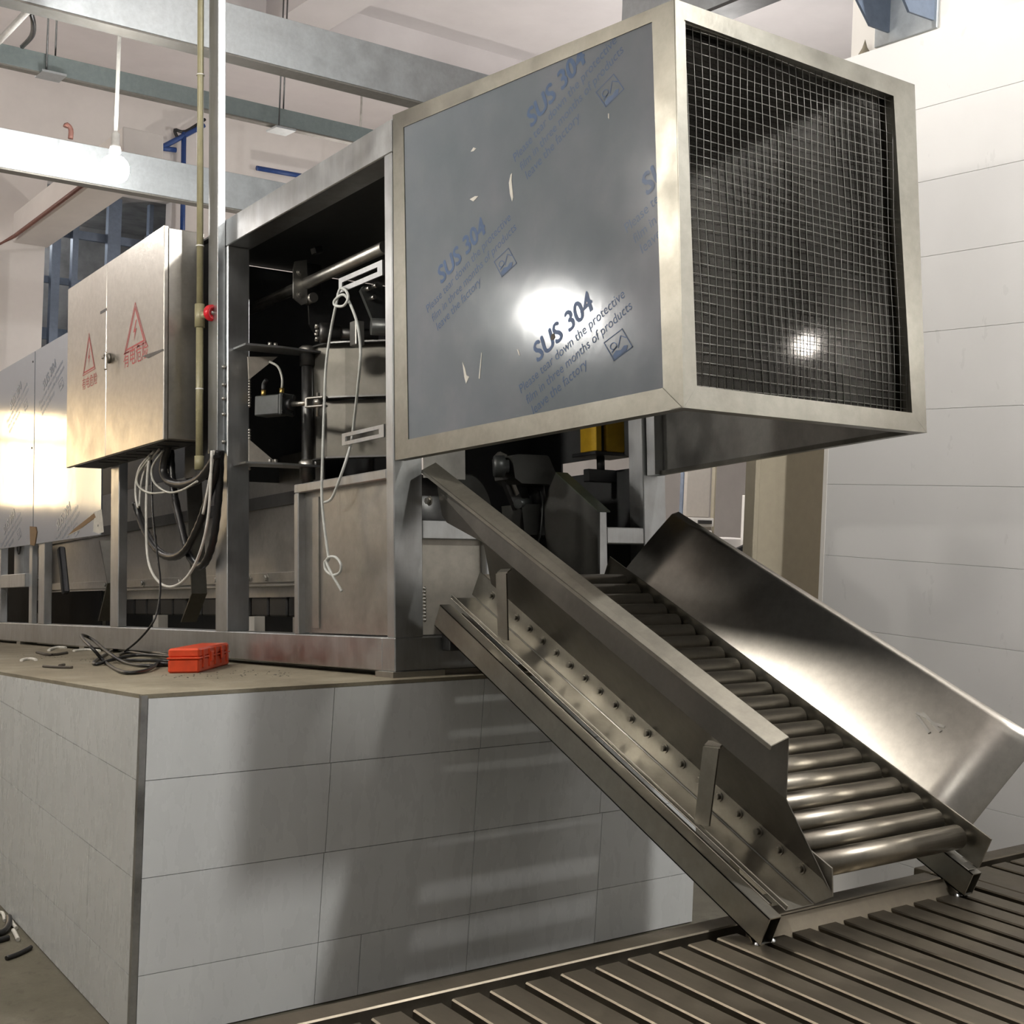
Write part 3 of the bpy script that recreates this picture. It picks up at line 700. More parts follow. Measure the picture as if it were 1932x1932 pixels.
# bolted side plates
g = G(); pts = [S(XLp, -.125, -.060), S(XLp, s_end + .01, -.060), S(XLp, s_end + .055, .0), S(XLp, s_end + .02, .07), S(XLp, -.115, .045)]
g.prism(pts, (.005, 0, 0)).build('side_plate', 'steel_slide', sl)
plate(XLp - .115, .115, -.10, s_end + .01, -.064, -.060, 'angle_flange')
plate(XLp - .115, .004, -.10, s_end + .01, -.060, -.045, 'angle_lip')
G().cyl(S(XLp - .002, -.10, -.060), S(XLp - .002, s_end + .01, -.060), .0035, 8).build('bend_highlight', 'steel', sl)  # brighter bar added as the highlight along the bend
for k in range(20):
    if k == 1: pass
    g = G(); hexbolt(g, S(XLp, k * pitch + (0 if k == 0 else 0), 0), (-1, 0, 0), .0105, .011); g.build('roller_bolt', 'steel_slide', sl)
# lower base channels
def channel(x0, x1, s0, s1, nb, nt, lab):
    g = G(); t = .004
    g.obox(S(x0, s0, nb), XA, D, N, t, s1 - s0, nt - nb); g.obox(S(x0, s0, nt - t), XA, D, N, x1 - x0, s1 - s0, t)
    g.obox(S(x0, s0, nb), XA, D, N, x1 - x0, s1 - s0, t); g.obox(S(x1 - .002, s0, nb), XA, D, N, .002, s1 - s0, nt - nb)
    return g.build(lab, 'steel_slide', sl)
channel(.085, .132, -.06, s_end + .02, -.160, -.068, 'base_channel')
channel(1.0, 1.045, -.30, s_end + .03, -.150, -.066, 'base_channel')
plate(.145, .012, 0, s_end - .04, -.085, -.075, 'slot_rod', 'steel_slide')
plate(XRp, .005, -.25, s_end + .02, -.058, .055, 'side_plate')
plate(XRp - .045, .045, s_end - .02, s_end + .015, -.062, -.058, 'angle_flange')
# rollers
pr = None
for k in range(-1, 20):
    if pr is None:
        pr = G().cyl(S(.28, k * pitch, .004), S(1.0, k * pitch, .004), .0385, 28); pr.cyl(S(.276, k * pitch, .004), S(1.03, k * pitch, .004), .010, 10)
        pr = pr.build('roller', 'steel_roller', sl); k0 = k
    else: share(pr, 'roller', sl, D * ((k - k0) * pitch))
# cross angle at the foot
g = G(); c0 = S(.10, s_end - .03, -.155)
g.obox(S(.09, s_end - .055, -.150), XA, Vector((0, -.55, -.83)), Vector((0, -.83, .55)), .955, .075, .005)
g.obox(S(.06, s_end - .04, -.205) + Vector((0, -.012, .006)), XA, Vector((0, -1, .09)), Vector((0, .09, 1)), 1.0, .03, .005)
g.build('cross_angle', 'steel_slat', sl)
for x in (.12, 1.03):
    g = G()
    for k in range(5): g.lathe(S(x - .03 + .015 * k, s_end + .01, -.165), (0, 0, 1), [(.010, 0), (.008, .006), (0, .01)], 7)
    g.build('weld_bead', 'steel_frame', sl)
# hanger bracket at the top end
G().box(.217, .331, -.06, -.002, .076, .18, .003).build('hook_bracket', 'steel_dark', sl)
# left guard: flange, face, folded lower strip
end_n = lambda P: (P - Vector((P.x, B0.y, B0.z)))
def sn(P): q = P - Vector((P.x, B0.y, B0.z)); return q.dot(D), q.dot(N)
xf = .165
T1 = M.on(0, 1488, 1392, xf); K1 = M.on(0, 1483, 1508, xf - .01); T0 = M.on(0, 822, 874, xf)
sT1, nT = sn(T1); sK1, nK = sn(K1); sT0, nT0 = sn(T0)
Lw = [M.on(0, 826, 926, xf), M.on(0, 834, 972, xf), M.on(0, 843, 986, xf)]
Kt = M.on(0, 905, 1078, xf)
g = G()
th = .003
face = [T1, K1] + [S(xf - .005, sn(Kt)[0], nK + .01), Lw[2], Lw[1], Lw[0], T0]
g.prism(face, (th, 0, 0))
lowA, lowB = S(xf - .005, sn(Kt)[0] - .02, nK + .01), K1
g.prism([lowA, lowB, S(XLp - .004, s_end + .045, .012), S(XLp - .004, s_end + .01, -.004 + .028), S(XLp - .004, -.02, .040)], (th, 0, .001))
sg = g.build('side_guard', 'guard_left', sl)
g = G(); F0, F1 = M.on(0, 796, 888, xf - .07), M.on(0, 1454, 1409, xf - .07)
g.prism([T0, T1, F1, F0], (0, 0, .003)); g.build('guard_flange', 'lit_flange_steel', sl)
G().bar(F0 + Vector((0, 0, -.003)), F1 + Vector((0, 0, -.003)), .004, .012).build('flange_edge', 'steel_slide', sl)
# straps holding the guard
for (a, b) in (((947, 1082), (951, 1208)), ((1343, 1410), (1326, 1556))):
    xs = .148; P, Q = M.on(0, *a, xs), M.on(0, *b, xs)
    st = G(); w2 = Vector((0, .031, 0)); st.prism([P + w2, P - w2 * 1.1, Q - w2, Q + w2], (-.006, 0, 0))
    st.prism([P + w2, P - w2 * 1.1, P - w2 * 1.1 + Vector((xf - xs, 0, .012)), P + w2 + Vector((xf - xs, 0, .012))], (0, 0, .005))
    st.build('strap', 'steel_slide', sl)
# right guard: one flat sheet leaning outward
thg = math.radians(33.5); EG = XA * math.sin(thg) + N * math.cos(thg); NG = D.cross(EG)
Pb0, Pb1 = S(XRp, -.10, .0), S(XRp, 0, 0)
b0 = M.on(0, 1163, 1096, XRp); b1 = M.on(0, 1817, 1579, XRp)
c0 = M.plane(1275, 964, b1, NG)
# the sheet is rolled a little to put a highlight along its foot: steeper there than at its free edge
wg = .402; kd_ = (c0 - b0).dot(D); nj, ni = 16, 10; vs = []; off = Vector((0, 0, 0)); offs = [off.copy()]
for q in range(nj):
    t_ = math.radians(28.0 + 6.5 * (q + .5) / nj); off = off + (XA * math.sin(t_) + N * math.cos(t_)) * (wg / nj); offs.append(off.copy())
def gsurf(u, q):
    f_ = q / nj; a = b0 + D * (kd_ * f_ + (.02 * max(0, f_ - .94) / .06)); b = b1 - D * (.015 * max(0, f_ - .94) / .06)
    return a.lerp(b, u) + offs[q]
g = G(); g.add([gsurf(p / ni, q) for q in range(nj + 1) for p in range(ni + 1)], [[q * (ni + 1) + p, q * (ni + 1) + p + 1, (q + 1) * (ni + 1) + p + 1, (q + 1) * (ni + 1) + p] for q in range(nj) for p in range(ni)], True)
rgd = g.build('guard_sheet', 'steel_guard', sl)
md = rgd.modifiers.new('thickness', 'SOLIDIFY'); md.thickness = .003; md.offset = 0
dn = G()
for a, b in (((.795, 9.6), (.835, 8.6)), ((.80, 10.4), (.85, 9.6)), ((.825, 9.9), (.85, 10.4)), ((.79, 9.9), (.815, 10.2))):
    def gp(u, q): lo = gsurf(u, int(q)); hi = gsurf(u, int(q) + 1); return lo.lerp(hi, q - int(q)) - NG * .001
    dn.bar(gp(*a), gp(*b), .010, .014, NG)
dn.build('dent', 'steel', sl)

# ================================================================== ELECTRICAL CABINET
yl = M.on(0, 200, 780, -.22).y
cb = thing('electrical_cabinet', 'stainless electrical cabinet with two warning signs hung on the frame post', 'cabinet', M, (-.1, 2.7, 1.105))
G().box(-.195, -.002, 1.935, 3.56, 1.115, 2.215, .004).build('body', 'cabinet', cb)
G().box(-.19, -.01, 2.0, 3.5, 1.108, 1.115).build('gland_plate', 'void', cb)
d1 = G().box(-.222, -.197, 1.925, yl - .001, 1.108, 2.222, .004).build('door', 'cabinet', cb)
d2 = G().box(-.222, -.197, yl + .001, 3.566, 1.108, 2.222, .004).build('door', 'cabinet', cb)
for k in range(7): G().box(-.17, -.05, 2.15 + k * .16, 2.19 + k * .16, 1.104, 1.108).build('vent_slot', 'black', cb)
xs = -.2228
def sign(root, ap, bl, br, t0, t1, body):
    A, B, C_ = M.on(0, *ap, xs), M.on(0, *bl, xs), M.on(0, *br, xs); c = (A + B + C_) / 3; g = G()
    for k0, k1 in ((1.0, .93), (.86, .74)):
        o, i = [c + (p - c) * k0 for p in (A, B, C_)], [c + (p - c) * k1 for p in (A, B, C_)]
        for a, b in ((0, 1), (1, 2), (2, 0)): g.add([o[a], o[b], i[b], i[a]], [[0, 1, 2, 3]])
    up = A - (B + C_) / 2; rt = (C_ - B) / 2
    def q(u, v): return (B + C_) / 2 + rt * u + up * v
    g.add([q(.06, .60), q(-.16, .36), q(-.02, .36), q(-.10, .16), q(.14, .42), q(.0, .42), q(.13, .60)], [[0, 1, 2, 5, 6], [2, 3, 4, 5]])
    vs, fs = text_geo(body, 1.0); x0, x1 = min(v.x for v in vs), max(v.x for v in vs)
    a, b = M.on(0, *t0, xs), M.on(0, *t1, xs); d = (b - a); sc = d.length / (x1 - x0); d.normalize()
    g.add([a + d * ((v.x - x0) * sc) + Vector((0, 0, v.y * sc * 1.1)) for v in vs], fs)
    g.build('warning_sign', 'print_red', root)
sign(d1, (255, 569), (234, 669), (276, 646), (233, 693), (279, 672), '有电危险')
sign(d2, (168, 627), (156, 710), (180, 696), (155, 735), (183, 722), '有电危险')
P = M.on(0, 206, 676, -.223)
hg = G(); hg.cyl(P, P + Vector((-.02, 0, 0)), .030, 16); hg.cyl(P + Vector((-.02, 0, 0)), P + Vector((-.032, 0, 0)), .017, 12)
hg.obox(P + Vector((-.04, -.055, -.075)), (1, 0, 0), (0, 1, .0), (0, 0, 1), .014, .03, .10, .004); hg.obox(P + Vector((-.04, -.055, -.006)), (1, 0, 0), (0, 1, 0), (0, 0, 1), .014, .075, .022, .004)
hg.build('door_handle', 'steel', d1)
P = M.on(0, 195, 587, -.223); G().box(-.2235, -.222, P.y - .055, P.y + .055, P.z - .008, P.z + .008).build('latch_slot', 'steel_dark', d2)
G().prism([M.on(0, a, b, -.2225) for a, b in ((268, 672), (308, 658), (309, 661), (280, 676))], (-.0008, 0, 0)).build('scratch', 'steel_dark', d1)
# film-faced cover sheets at the far left
for nm, lab, y0, y1 in (('cover_sheet', 'blue film faced cover sheet nearest the electrical cabinet, right of the seam', 3.54, M.on(0, 68, 850, 0).y - .006),
                        ('cover_sheet', 'blue film faced cover sheet at the left edge, left of the seam', M.on(0, 68, 850, 0).y + .006, 7.4)):
    cs = thing(nm, lab, 'cover sheet', M, (-.01, y0, .70))
    G().box(-.014, -.004, y0, y1, .70, 2.10, .002).build('sheet', 'film_gloss', cs)
    for yy, zz in ((y0 + .05, .76), (y0 + .05, 2.03), (y0 + .05, 1.4)): G().lathe((-.0145, yy, zz), (-1, 0, 0), [(.008, 0), (.007, .003), (0, .004)], 8).build('screw', 'steel_dark', cs)
    if y0 < 4:
        G().prism([M.on(0, a, b, -.0145) for a, b in ((192, 961), (196, 1004), (186, 1007), (176, 1003), (178, 972), (150, 1000), (126, 1012), (140, 1000), (178, 966))], (-.001, 0, 0)).build('peeled_film', 'paper', cs)
        G().prism([M.on(0, a, b, -.0146) for a, b in ((178, 968), (181, 976), (150, 999), (128, 1010), (140, 998))], (-.0012, 0, 0)).build('peeled_edge', 'wood', cs)
    else:
        G().prism([M.on(0, a, b, -.0146) for a, b in ((57, 993), (68, 994), (70, 1004), (66, 1030), (58, 1028))], (-.004, 0, 0)).build('bent_tab', 'wood', cs)
    sheet = cs.children[0]
    for dst in ((82, 738), (20, 775), (108, 1003), (8, 1010)):
        base_ = M.on(0, *dst, -.0148) - on_face(1003, 241)
        for nm, mt, g in print_block((1003, 241), cs):
            for v in g.v: v += base_
            g = clip_g(g, [(Vector((0, y0 + .01, 0)), Vector((0, -1, 0))), (Vector((0, y1 - .01, 0)), Vector((0, 1, 0))), (Vector((0, 0, .71)), Vector((0, 0, -1))), (Vector((0, 0, 2.09)), Vector((0, 0, 1)))])
            if g.f: g.build(nm, 'print_faint', sheet)
# cable trunking and conduit running up the post
ct = thing('cable_trunking', 'bright galvanised cable trunking rising from the post to the ceiling', 'trunking', M, (-.02, 1.70, 1.03))
G().box(-.043, -.002, 1.655, 1.765, 1.03, 5.0, .003).build('channel', 'galv', ct)
G().box(-.046, -.043, 1.650, 1.768, 1.03, 5.0, .001).build('lid', 'steel_frame', ct)
for z in (1.08, 1.22, 1.30, 1.37, 1.46): G().lathe((-.012, 1.655, z), (0, -1, 0), [(.010, 0), (.010, .008), (.004, .012), (0, .012)], 8).build('bolt', 'steel', ct)
cd = thing('conduit_pipe', 'olive plastic conduit pipe strapped beside the bright trunking', 'pipe', M, (-.075, 1.80, .97))
g = G(); g.cyl((-.079, 1.80, .97), (-.079, 1.80, 1.72), .0185, 16); g.cyl((-.079, 1.80, 1.74), (-.079, 1.80, 5.0), .0165, 16); g.build('pipe', 'conduit', cd)
g = G(); g.cyl((-.079, 1.80, .95), (-.079, 1.80, 1.02), .024, 16); g.build('end_sleeve', 'conduit', cd)
g = G(); g.cyl((-.079, 1.80, 1.68), (-.079, 1.80, 1.80), .0255, 16); g.cyl((-.079, 1.80, 1.74), (-.055, 1.74, 1.74), .02, 14); g.build('tee', 'conduit', cd)
for z in (1.36, 2.1, 3.0): G().lathe((-.079, 1.80, z), (0, 0, 1), [(.021, 0), (.021, .006), (.018, .006)], 14).build('tie', 'white_cable', cd)
kd = Vector((.25, -.95, -.1)).normalized(); P = Vector((-.055, 1.735, 1.745))
G().lathe(P, kd, [(.0, 0), (.036, 0), (.042, .008), (.042, .026), (.034, .036), (.024, .036), (.020, .028), (0, .028)], 22).build('cap', 'red', cd)
G().lathe(P + kd * .028, kd, [(.012, 0), (.010, .004), (0, .006)], 6).build('cap_screw', 'steel', cd)

# ================================================================== HOSES AND CABLES
def line(name, label, cat, mat, r, pts, x, sm=5, group=None, rib=0):
    P = [M.on(0, p[0], p[1], p[2] if len(p) > 2 else x) for p in pts]
    o = G().tube(P, r, 10, sm, rib).build(name, mat, None, M)
    return tag(o, label, cat, group)
line('black_hose', 'thick black hose in a short tight loop right under the cabinet', 'hose', 'hose', .021, [(318, 838), (310, 870), (309, 893), (320, 909), (345, 914), (375, 904), (396, 880), (409, 858)], -.085, 6, 'black hoses under the cabinet', 1)
line('black_hose', 'thick black hose in the shallower long loop, ending at the left', 'hose', 'hose', .019, [(255, 948, -.09), (263, 975), (278, 1010), (300, 1041), (325, 1051), (350, 1038), (372, 998), (388, 955), (406, 890), (411, 850)], -.075, 6, 'black hoses under the cabinet', 1)
line('black_hose', 'thick black hose in the deepest loop nearest the frame post', 'hose', 'hose', .019, [(322, 850, -.04), (326, 915), (340, 985), (356, 1045), (374, 1068), (390, 1056), (404, 1010), (413, 930), (416, 850, -.05)], -.04, 6, 'black hoses under the cabinet', 1)
line('white_cable', 'white cable hanging in the longest loop under the cabinet', 'cable', 'white_cable', .0075, [(283, 858), (278, 900), (276, 970), (278, 1045), (288, 1082), (308, 1104), (332, 1105), (358, 1082), (380, 1034), (394, 965), (400, 850)], -.12, 6, 'white cables under the cabinet')
line('white_cable', 'short white cable dropping at the left into the black hose', 'cable', 'white_cable', .0065, [(290, 852), (266, 878), (257, 905), (256, 935), (260, 958)], -.115, 6, 'white cables under the cabinet')
line('white_cable', 'short straighter white cable beside the left drop', 'cable', 'white_cable', .006, [(300, 848), (276, 880), (266, 915), (263, 955)], -.105, 6, 'white cables under the cabinet')
line('white_cable', 'white cable rising from the black hose at the right to the trunking', 'cable', 'white_cable', .007, [(383, 970), (391, 930), (399, 885), (404, 850)], -.10, 6, 'white cables under the cabinet')
line('air_tube', 'cloudy thin air tube looping behind the thick hose', 'tube', 'clear_tube', .006, [(308, 850), (290, 875), (286, 895), (294, 914), (318, 929), (345, 924), (372, 908)], -.13, 6)
line('air_tube', 'cloudy thin air tube in a wide flat loop from the left drop', 'tube', 'clear_tube', .006, [(284, 862), (262, 892), (260, 915), (282, 930), (318, 928)], -.125, 6)
line('power_cable', 'thin black cord falling from the cabinet to the coil on the plinth', 'cable', 'hose', .0055, [(285, 850, -.1), (286, 900, -.11), (288, 970, -.12), (297, 1050, -.14), (302, 1090, -.16), (301, 1130, -.2), (290, 1172, -.25), (262, 1207, -.30), (235, 1229, -.34)], -.1, 6)
# long white cord looped over the slotted bar
line('white_rope', 'long pale cord knotted over the slotted bar, its end tied in a loop', 'rope', 'rope', .006,
     [(612, 948, -.03), (626, 940, -.03), (640, 906, -.03), (655, 862, .0), (664, 826, .075), (672, 760, .03), (679, 690, -.02), (680, 655, -.02), (674, 610, -.02), (660, 572, -.02), (648, 556, -.03), (632, 566, -.04), (632, 576, -.04), (648, 577, -.04), (657, 562, -.03), (652, 548, .01), (641, 546, .02), (634, 575, -.02), (624, 625, -.02),
      (615, 690, -.02), (612, 760, -.02), (609, 850, -.03), (607, 930, -.03), (611, 985, -.03), (618, 1040, -.03), (620, 1056, -.03), (613, 1060, -.03), (615, 1076, -.03), (628, 1085, -.035), (641, 1080, -.035), (643, 1065, -.035), (634, 1052, -.035), (622, 1051, -.04), (616, 1060, -.04), (626, 1083, -.04), (637, 1102, -.03), (645, 1116, -.02)], 0, 5)

# ================================================================== INSIDE THE FIRST BAY
# slotted adjusting bars on the corner post
for lab, L, R_, h in (('upper slotted flat bar on the corner post, carrying the pale cord', (639, 541), (721, 503), .064), ('lower slotted flat bar on the corner post before the swing gate', (645, 830), (724, 812), .052)):
    P, Q = M.on(0, *L, .03), M.on(0, *R_, .03); t = thing('slotted_bar', lab, 'bar', M, Q)
    g = G(); d = (Q - P); a = P.y; b = Q.y; z = (P.z + Q.z) / 2; hh = h / 2
    g.box(.030, .038, b, a, z + .010, z + hh); g.box(.030, .038, b, a, z - hh, z - .010); g.box(.030, .038, a - .03, a, z - .010, z + .010); g.box(.030, .038, b, b + .04, z - .010, z + .010)
    g.build('bar', 'steel_frame', t)
# hinge brackets
px_ = .40; py_ = 1.545
hz1, hz0 = M.on(1, 500, 664, 1.60).z, M.on(1, 500, 881, 1.60).z
for lab, z, tri in (('upper hinge bracket plate with triangular gusset on the tall post', hz1, [(468, 673), (524, 673), (470, 716)]), ('lower hinge bracket plate with triangular gusset on the tall post', hz0, [(470, 829), (524, 875), (470, 876)])):
    t = thing('hinge_bracket', lab, 'bracket', M, (.2, py_, z))
    G().prism([(.03, 1.48, z), (.22, 1.46, z), (px_ + .05, py_ - .07, z), (px_ + .06, py_ + .05, z), (.03, 1.63, z)], (0, 0, .010)).build('plate', 'steel_frame', t)
    G().prism([M.on(1, a, b, 1.56) for a, b in tri], (0, .01, 0)).build('gusset', 'pale_plate', t)  # gusset: paler colour stands in for the light it reflects
    G().lathe((px_, py_, z + .01), (0, 0, 1), [(.045, 0), (.045, .02), (.03, .032), (0, .034)], 16).build('bearing', 'steel', t)
    G().lathe((px_, py_, z - .06), (0, 0, 1), [(0, 0), (.04, 0), (.04, .06)], 16).build('collar', 'steel_dark', t)
    for y in (1.60, 1.57): G().cyl((.10 + (y - 1.5), 1.5, z + .01), (.10 + (y - 1.5), 1.5, z + .03), .01, 6).build('bolt', 'steel', t)
gt_ = thing('swing_gate', 'curved sheet steel swing gate with three ribs on a vertical pivot', 'gate', M, (px_, py_, hz0))
G().cyl((px_, py_, hz0 - .12), (px_, py_, hz1 + .02), .030, 18).build('pivot_shaft', 'steel_dark', gt_)
path = [Vector((px_ + .02, py_ - .01, 0)), Vector((.455, 1.435, 0)), Vector((.52, 1.36, 0)), Vector((.76, 1.14, 0))]
zt, zm_, zb = M.on(1, 640, 651, 1.38).z, M.on(1, 640, 753, 1.38).z, M.on(1, 640, 866, 1.38).z
for z0, z1 in ((zm_ + .006, zt), (zb, zm_ - .006)):
    g = G()
    for a, b in zip(path[:-1], path[1:]): g.prism([a + Vector((0, 0, z0)), b + Vector((0, 0, z0)), b + Vector((0, 0, z1)), a + Vector((0, 0, z1))], (.003, .006, 0))
    g.build('sheet', 'steel_gate', gt_)
for z in (zt, zm_, zb):
    g = G(); off = Vector((-.035, -.05, 0))
    for a, b in zip(path[:-1], path[1:]): g.prism([a + Vector((0, 0, z)), b + Vector((0, 0, z)), b + off + Vector((0, 0, z)), a + off * (.3 if a is path[0] else 1) + Vector((0, 0, z))], (0, 0, .008))
    g.build('rib', 'steel_dark', gt_)
# pneumatic cylinder
ac = thing('air_cylinder', 'grey pneumatic cylinder with brass fittings and forked rod by the hinge', 'cylinder', M, M.on(1, 515, 790, 1.50))
P, Q = M.on(1, 492, 768, 1.56), M.on(1, 538, 764, 1.40); ax = (Q - P).normalized(); sd = ax.cross(Vector((0, 0, 1))).normalized(); up = sd.cross(ax)
MAT['cyl_grey'] = plain('grey_anodised', (.07, .075, .075), .4, .5)
G().obox(P - sd * .045 - up * .05, ax, -sd * -1, up, (Q - P).length, .09, .10, .005).build('barrel', 'cyl_grey', ac)
for s in (-.022, .022): G().obox(P - sd * .048 + up * (s - .006), ax, sd, up, (Q - P).length * .96, .003, .012).build('groove', 'black', ac)
G().obox(Q - sd * .05 - up * .055, ax, sd, up, .022, .10, .11, .006).build('end_cap', 'cyl_grey', ac)
for a in (-1, 1):
    for b in (-1, 1): G().cyl(Q + ax * .022 + sd * .036 * a + up * .040 * b, Q + ax * .027 + sd * .036 * a + up * .040 * b, .012, 10).build('tie_bolt', 'black', ac)
G().cyl(Q + ax * .02, Q + ax * .05, .028, 16).build('gland', 'black', ac)
G().cyl(Q + ax * .05, Q + ax * .15, .012, 12).build('rod', 'steel', ac)
fk = Q + ax * .15
g = G(); g.obox(fk - sd * .02 + up * .016, ax, sd, up, .12, .04, .010, .003); g.obox(fk - sd * .02 - up * .026, ax, sd, up, .12, .04, .010, .003); g.obox(fk - sd * .02 - up * .026, ax, sd, up, .016, .04, .052, .003)
g.build('fork', 'steel', ac)
g = G(); g.cyl(fk + ax * .07 - up * .07, fk + ax * .07 + up * .045, .009, 10); g.cyl(fk + ax * .07 - up * .015, fk + ax * .07 + up * .012, .022, 14); g.build('fork_pin', 'steel', ac)
for s in (.1, .85):
    b = P + ax * (s * (Q - P).length) + up * .05
    G().cyl(b, b + up * .035, .012, 8).build('brass_fitting', 'brass', ac)
b = P + ax * (.85 * (Q - P).length) + up * .085
G().tube([b, b + up * .05, b + up * .11 - ax * .03, b + up * .14 - ax * .09], .006, 8).build('air_line', 'clear_tube', ac)
b = P + ax * (.1 * (Q - P).length) + up * .085
G().tube([b, b + up * .03, b + up * .05 + ax * .02], .011, 8).build('air_elbow', 'black', ac)
# overhead shaft with clamp plates
sh = thing('drive_shaft', 'polished steel shaft running back through a clamp plate in the dark bay', 'shaft', M, M.on(0, 582, 535, .42))
A_, B_ = M.on(0, 722, 468, .42), M.on(0, 470, 585, .42)
ys_ = (A_.y + .0, B_.y); zs_ = (A_.z + B_.z) / 2
G().cyl((.42, A_.y - .02, A_.z), (.42, B_.y, A_.z + (B_.z - A_.z)), .030, 20).build('shaft', 'steel', sh)
yb_ = M.on(0, 582, 535, .42).y
pts = [M.on(1, a, b, yb_ + .02) for a, b in ((554, 507), (557, 493), (579, 490), (580, 572), (570, 575), (554, 562))]
G().prism(pts, (0, .012, 0)).build('clamp_plate', 'steel_sheet', sh)
pts = [M.on(1, a, b, yb_ + .09) for a, b in ((579, 496), (606, 500), (608, 560), (624, 565), (622, 625), (600, 640), (584, 612))]
G().prism(pts, (0, .012, 0)).build('hanger_plate', 'steel_dark', sh)
for a, b in ((566, 514), (566, 556)): hexbolt(G(), M.on(1, a, b, yb_ + .02), (0, -1, 0), .012, .008).build('bolt', 'steel', sh)
P = M.on(1, 592, 561, yb_); G().cyl(P, P + Vector((0, .08, 0)), .026, 16).build('cam_roller', 'steel', sh)
P = M.on(1, 596, 478, yb_ + .02); G().obox(P, (1, 0, .3), (0, 1, 0), (-.3, 0, 1), .05, .05, .035, .004).build('shaft_key_block', 'steel_dark', sh)
hu = thing('drive_hub', 'dark bolted hub with a cross shaft above the swing gate', 'hub', M, M.on(1, 608, 642, 1.15))
P = M.on(1, 603, 628, 1.15)
G().lathe(P, (.9, -.4, 0), [(0, 0), (.048, 0), (.05, .01), (.05, .05), (.035, .055), (.035, .10), (0, .10)], 18).build('hub', 'steel_dark', hu)
for k in range(6): a = k * math.pi / 3; G().cyl(P + Vector((-.004, .002, .036 * math.sin(a))) + Vector((.4, .9, 0)) * .036 * math.cos(a), P + Vector((-.02, .01, .036 * math.sin(a))) + Vector((.4, .9, 0)) * .036 * math.cos(a), .008, 6).build('bolt', 'steel', hu)
G().cyl(P + Vector((.05, -.02, 0)), P + Vector((.26, -.115, 0)), .026, 16).build('cross_shaft', 'steel_dark', hu)
Q = M.on(1, 667, 628, 1.0); G().box(Q.x, Q.x + .05, .98, 1.04, Q.z - .06, Q.z + .06, .004).build('bearing_foot', 'steel_sheet', hu)
mb_ = thing('motor_bracket', 'dark angled motor bracket with bolts behind the upper slotted bar', 'bracket', M, M.on(1, 700, 580, .8))
pts = [M.on(1, a, b, .8) for a, b in ((681, 548), (686, 540), (722, 536), (722, 612), (704, 604))]
G().prism(pts, (0, .02, 0)).build('plate', 'cyl_grey', mb_)
for a, b in ((691, 546), (704, 541), (700, 563)): P = M.on(1, a, b, .8); G().cyl(P, P + Vector((.0, -.035, 0)), .011, 8).build('bolt', 'steel', mb_)
P = M.on(1, 700, 616, .78); G().cyl(P, P + Vector((.25, -.1, .0)), .04, 16).build('motor_end', 'cyl_grey', mb_)

# ================================================================== UNDER THE HOOD
dr = thing('drum', 'dark drum with a pale bolted end plate behind the crossbar of the frame', 'drum', M, (.4, .42, .4))
dy = .40; dz = M.on(1, 800, 975, dy).z
G().cyl((.16, dy, dz), (.50, dy, dz), .185, 40).build('shell', 'steel_dark', dr)
G().lathe((.16, dy, dz), (-1, 0, 0), [(.15, 0), (.15, .008), (0, .008)], 36).build('end_plate', 'pale_plate', dr)
hexbolt(G(), M.on(0, 811, 945, .15), (-1, 0, 0), .013, .016).build('bolt', 'steel', dr)
dc = thing('brake_disc', 'dark disc with a thin bright rim behind the slide guard', 'disc', M, M.on(1, 890, 985, .34))
P = M.on(1, 882, 985, .36)
G().lathe(P, (.45, -.89, 0), [(.0, .02), (.205, .02), (.212, .012), (.212, 0), (.0, 0)], 44).build('disc', 'dark_grey', dc)
G().lathe(P, (.45, -.89, 0), [(.212, .004), (.2135, .006), (.2135, .014), (.212, .016)], 44).build('rim', 'steel', dc)
pr_ = thing('press_roller', 'shiny dark press roller on a bracket above the disc', 'roller', M, M.on(1, 940, 890, .36))
P = M.on(1, 931, 880, .36)
G().lathe(P, (.8, -.45, 0), [(0, 0), (.045, 0), (.05, .008), (.05, .05), (.03, .055), (.03, .07), (0, .07)], 20).build('roller', 'cyl_grey', pr_)
G().prism([M.on(1, a, b, .40) for a, b in ((936, 860), (944, 852), (957, 858), (953, 888), (946, 900))], (0, .02, 0)).build('bracket', 'steel_sheet', pr_)
G().prism([M.on(1, a, b, .38) for a, b in ((963, 906), (968, 903), (980, 931), (975, 935))], (0, .01, 0)).build('arm_edge', 'cabinet', pr_)
G().prism([M.on(1, a, b, .40) for a, b in ((944, 890), (958, 893), (988, 945), (974, 962))], (0, .03, 0)).build('arm', 'steel_dark', pr_)
G().cyl(M.on(1, 977, 951, .36), M.on(1, 1000, 948, .42), .022, 14).build('pin', 'cyl_grey', pr_)
bxm = thing('motor_box', 'black motor terminal box above the dark gearbox', 'motor', M, M.on(1, 1005, 915, .35))
G().prism([M.on(1, a, b, .30) for a, b in ((966, 861), (976, 857), (1032, 859), (1036, 862), (1054, 905), (1050, 914), (985, 912), (972, 902))], (0, .16, 0)).build('box', 'dark_grey', bxm)
G().prism([M.on(1, a, b, .36) for a, b in ((984, 951), (1064, 951), (1064, 1012), (990, 1008))], (0, .16, 0)).build('gearbox', 'dark_grey', bxm)
G().cyl(M.on(1, 1010, 915, .40), M.on(1, 1016, 955, .40), .04, 14).build('neck', 'black', bxm)
G().tube([M.on(1, 1018, 925, .36), M.on(1, 1024, 950, .34), M.on(1, 1020, 1005, .34), M.on(1, 1012, 1030, .36)], .005, 6).build('lead', 'cyl_grey', bxm)
cg = thing('chain_guard', 'dark green edged guard plate sloping behind the short post', 'guard', M, M.on(0, 1060, 1000, 1.0))
q = [M.on(0, a, b, 1.0) for a, b in ((1048, 893), (1128, 966), (1128, 1110), (1040, 1080), (1020, 960))]
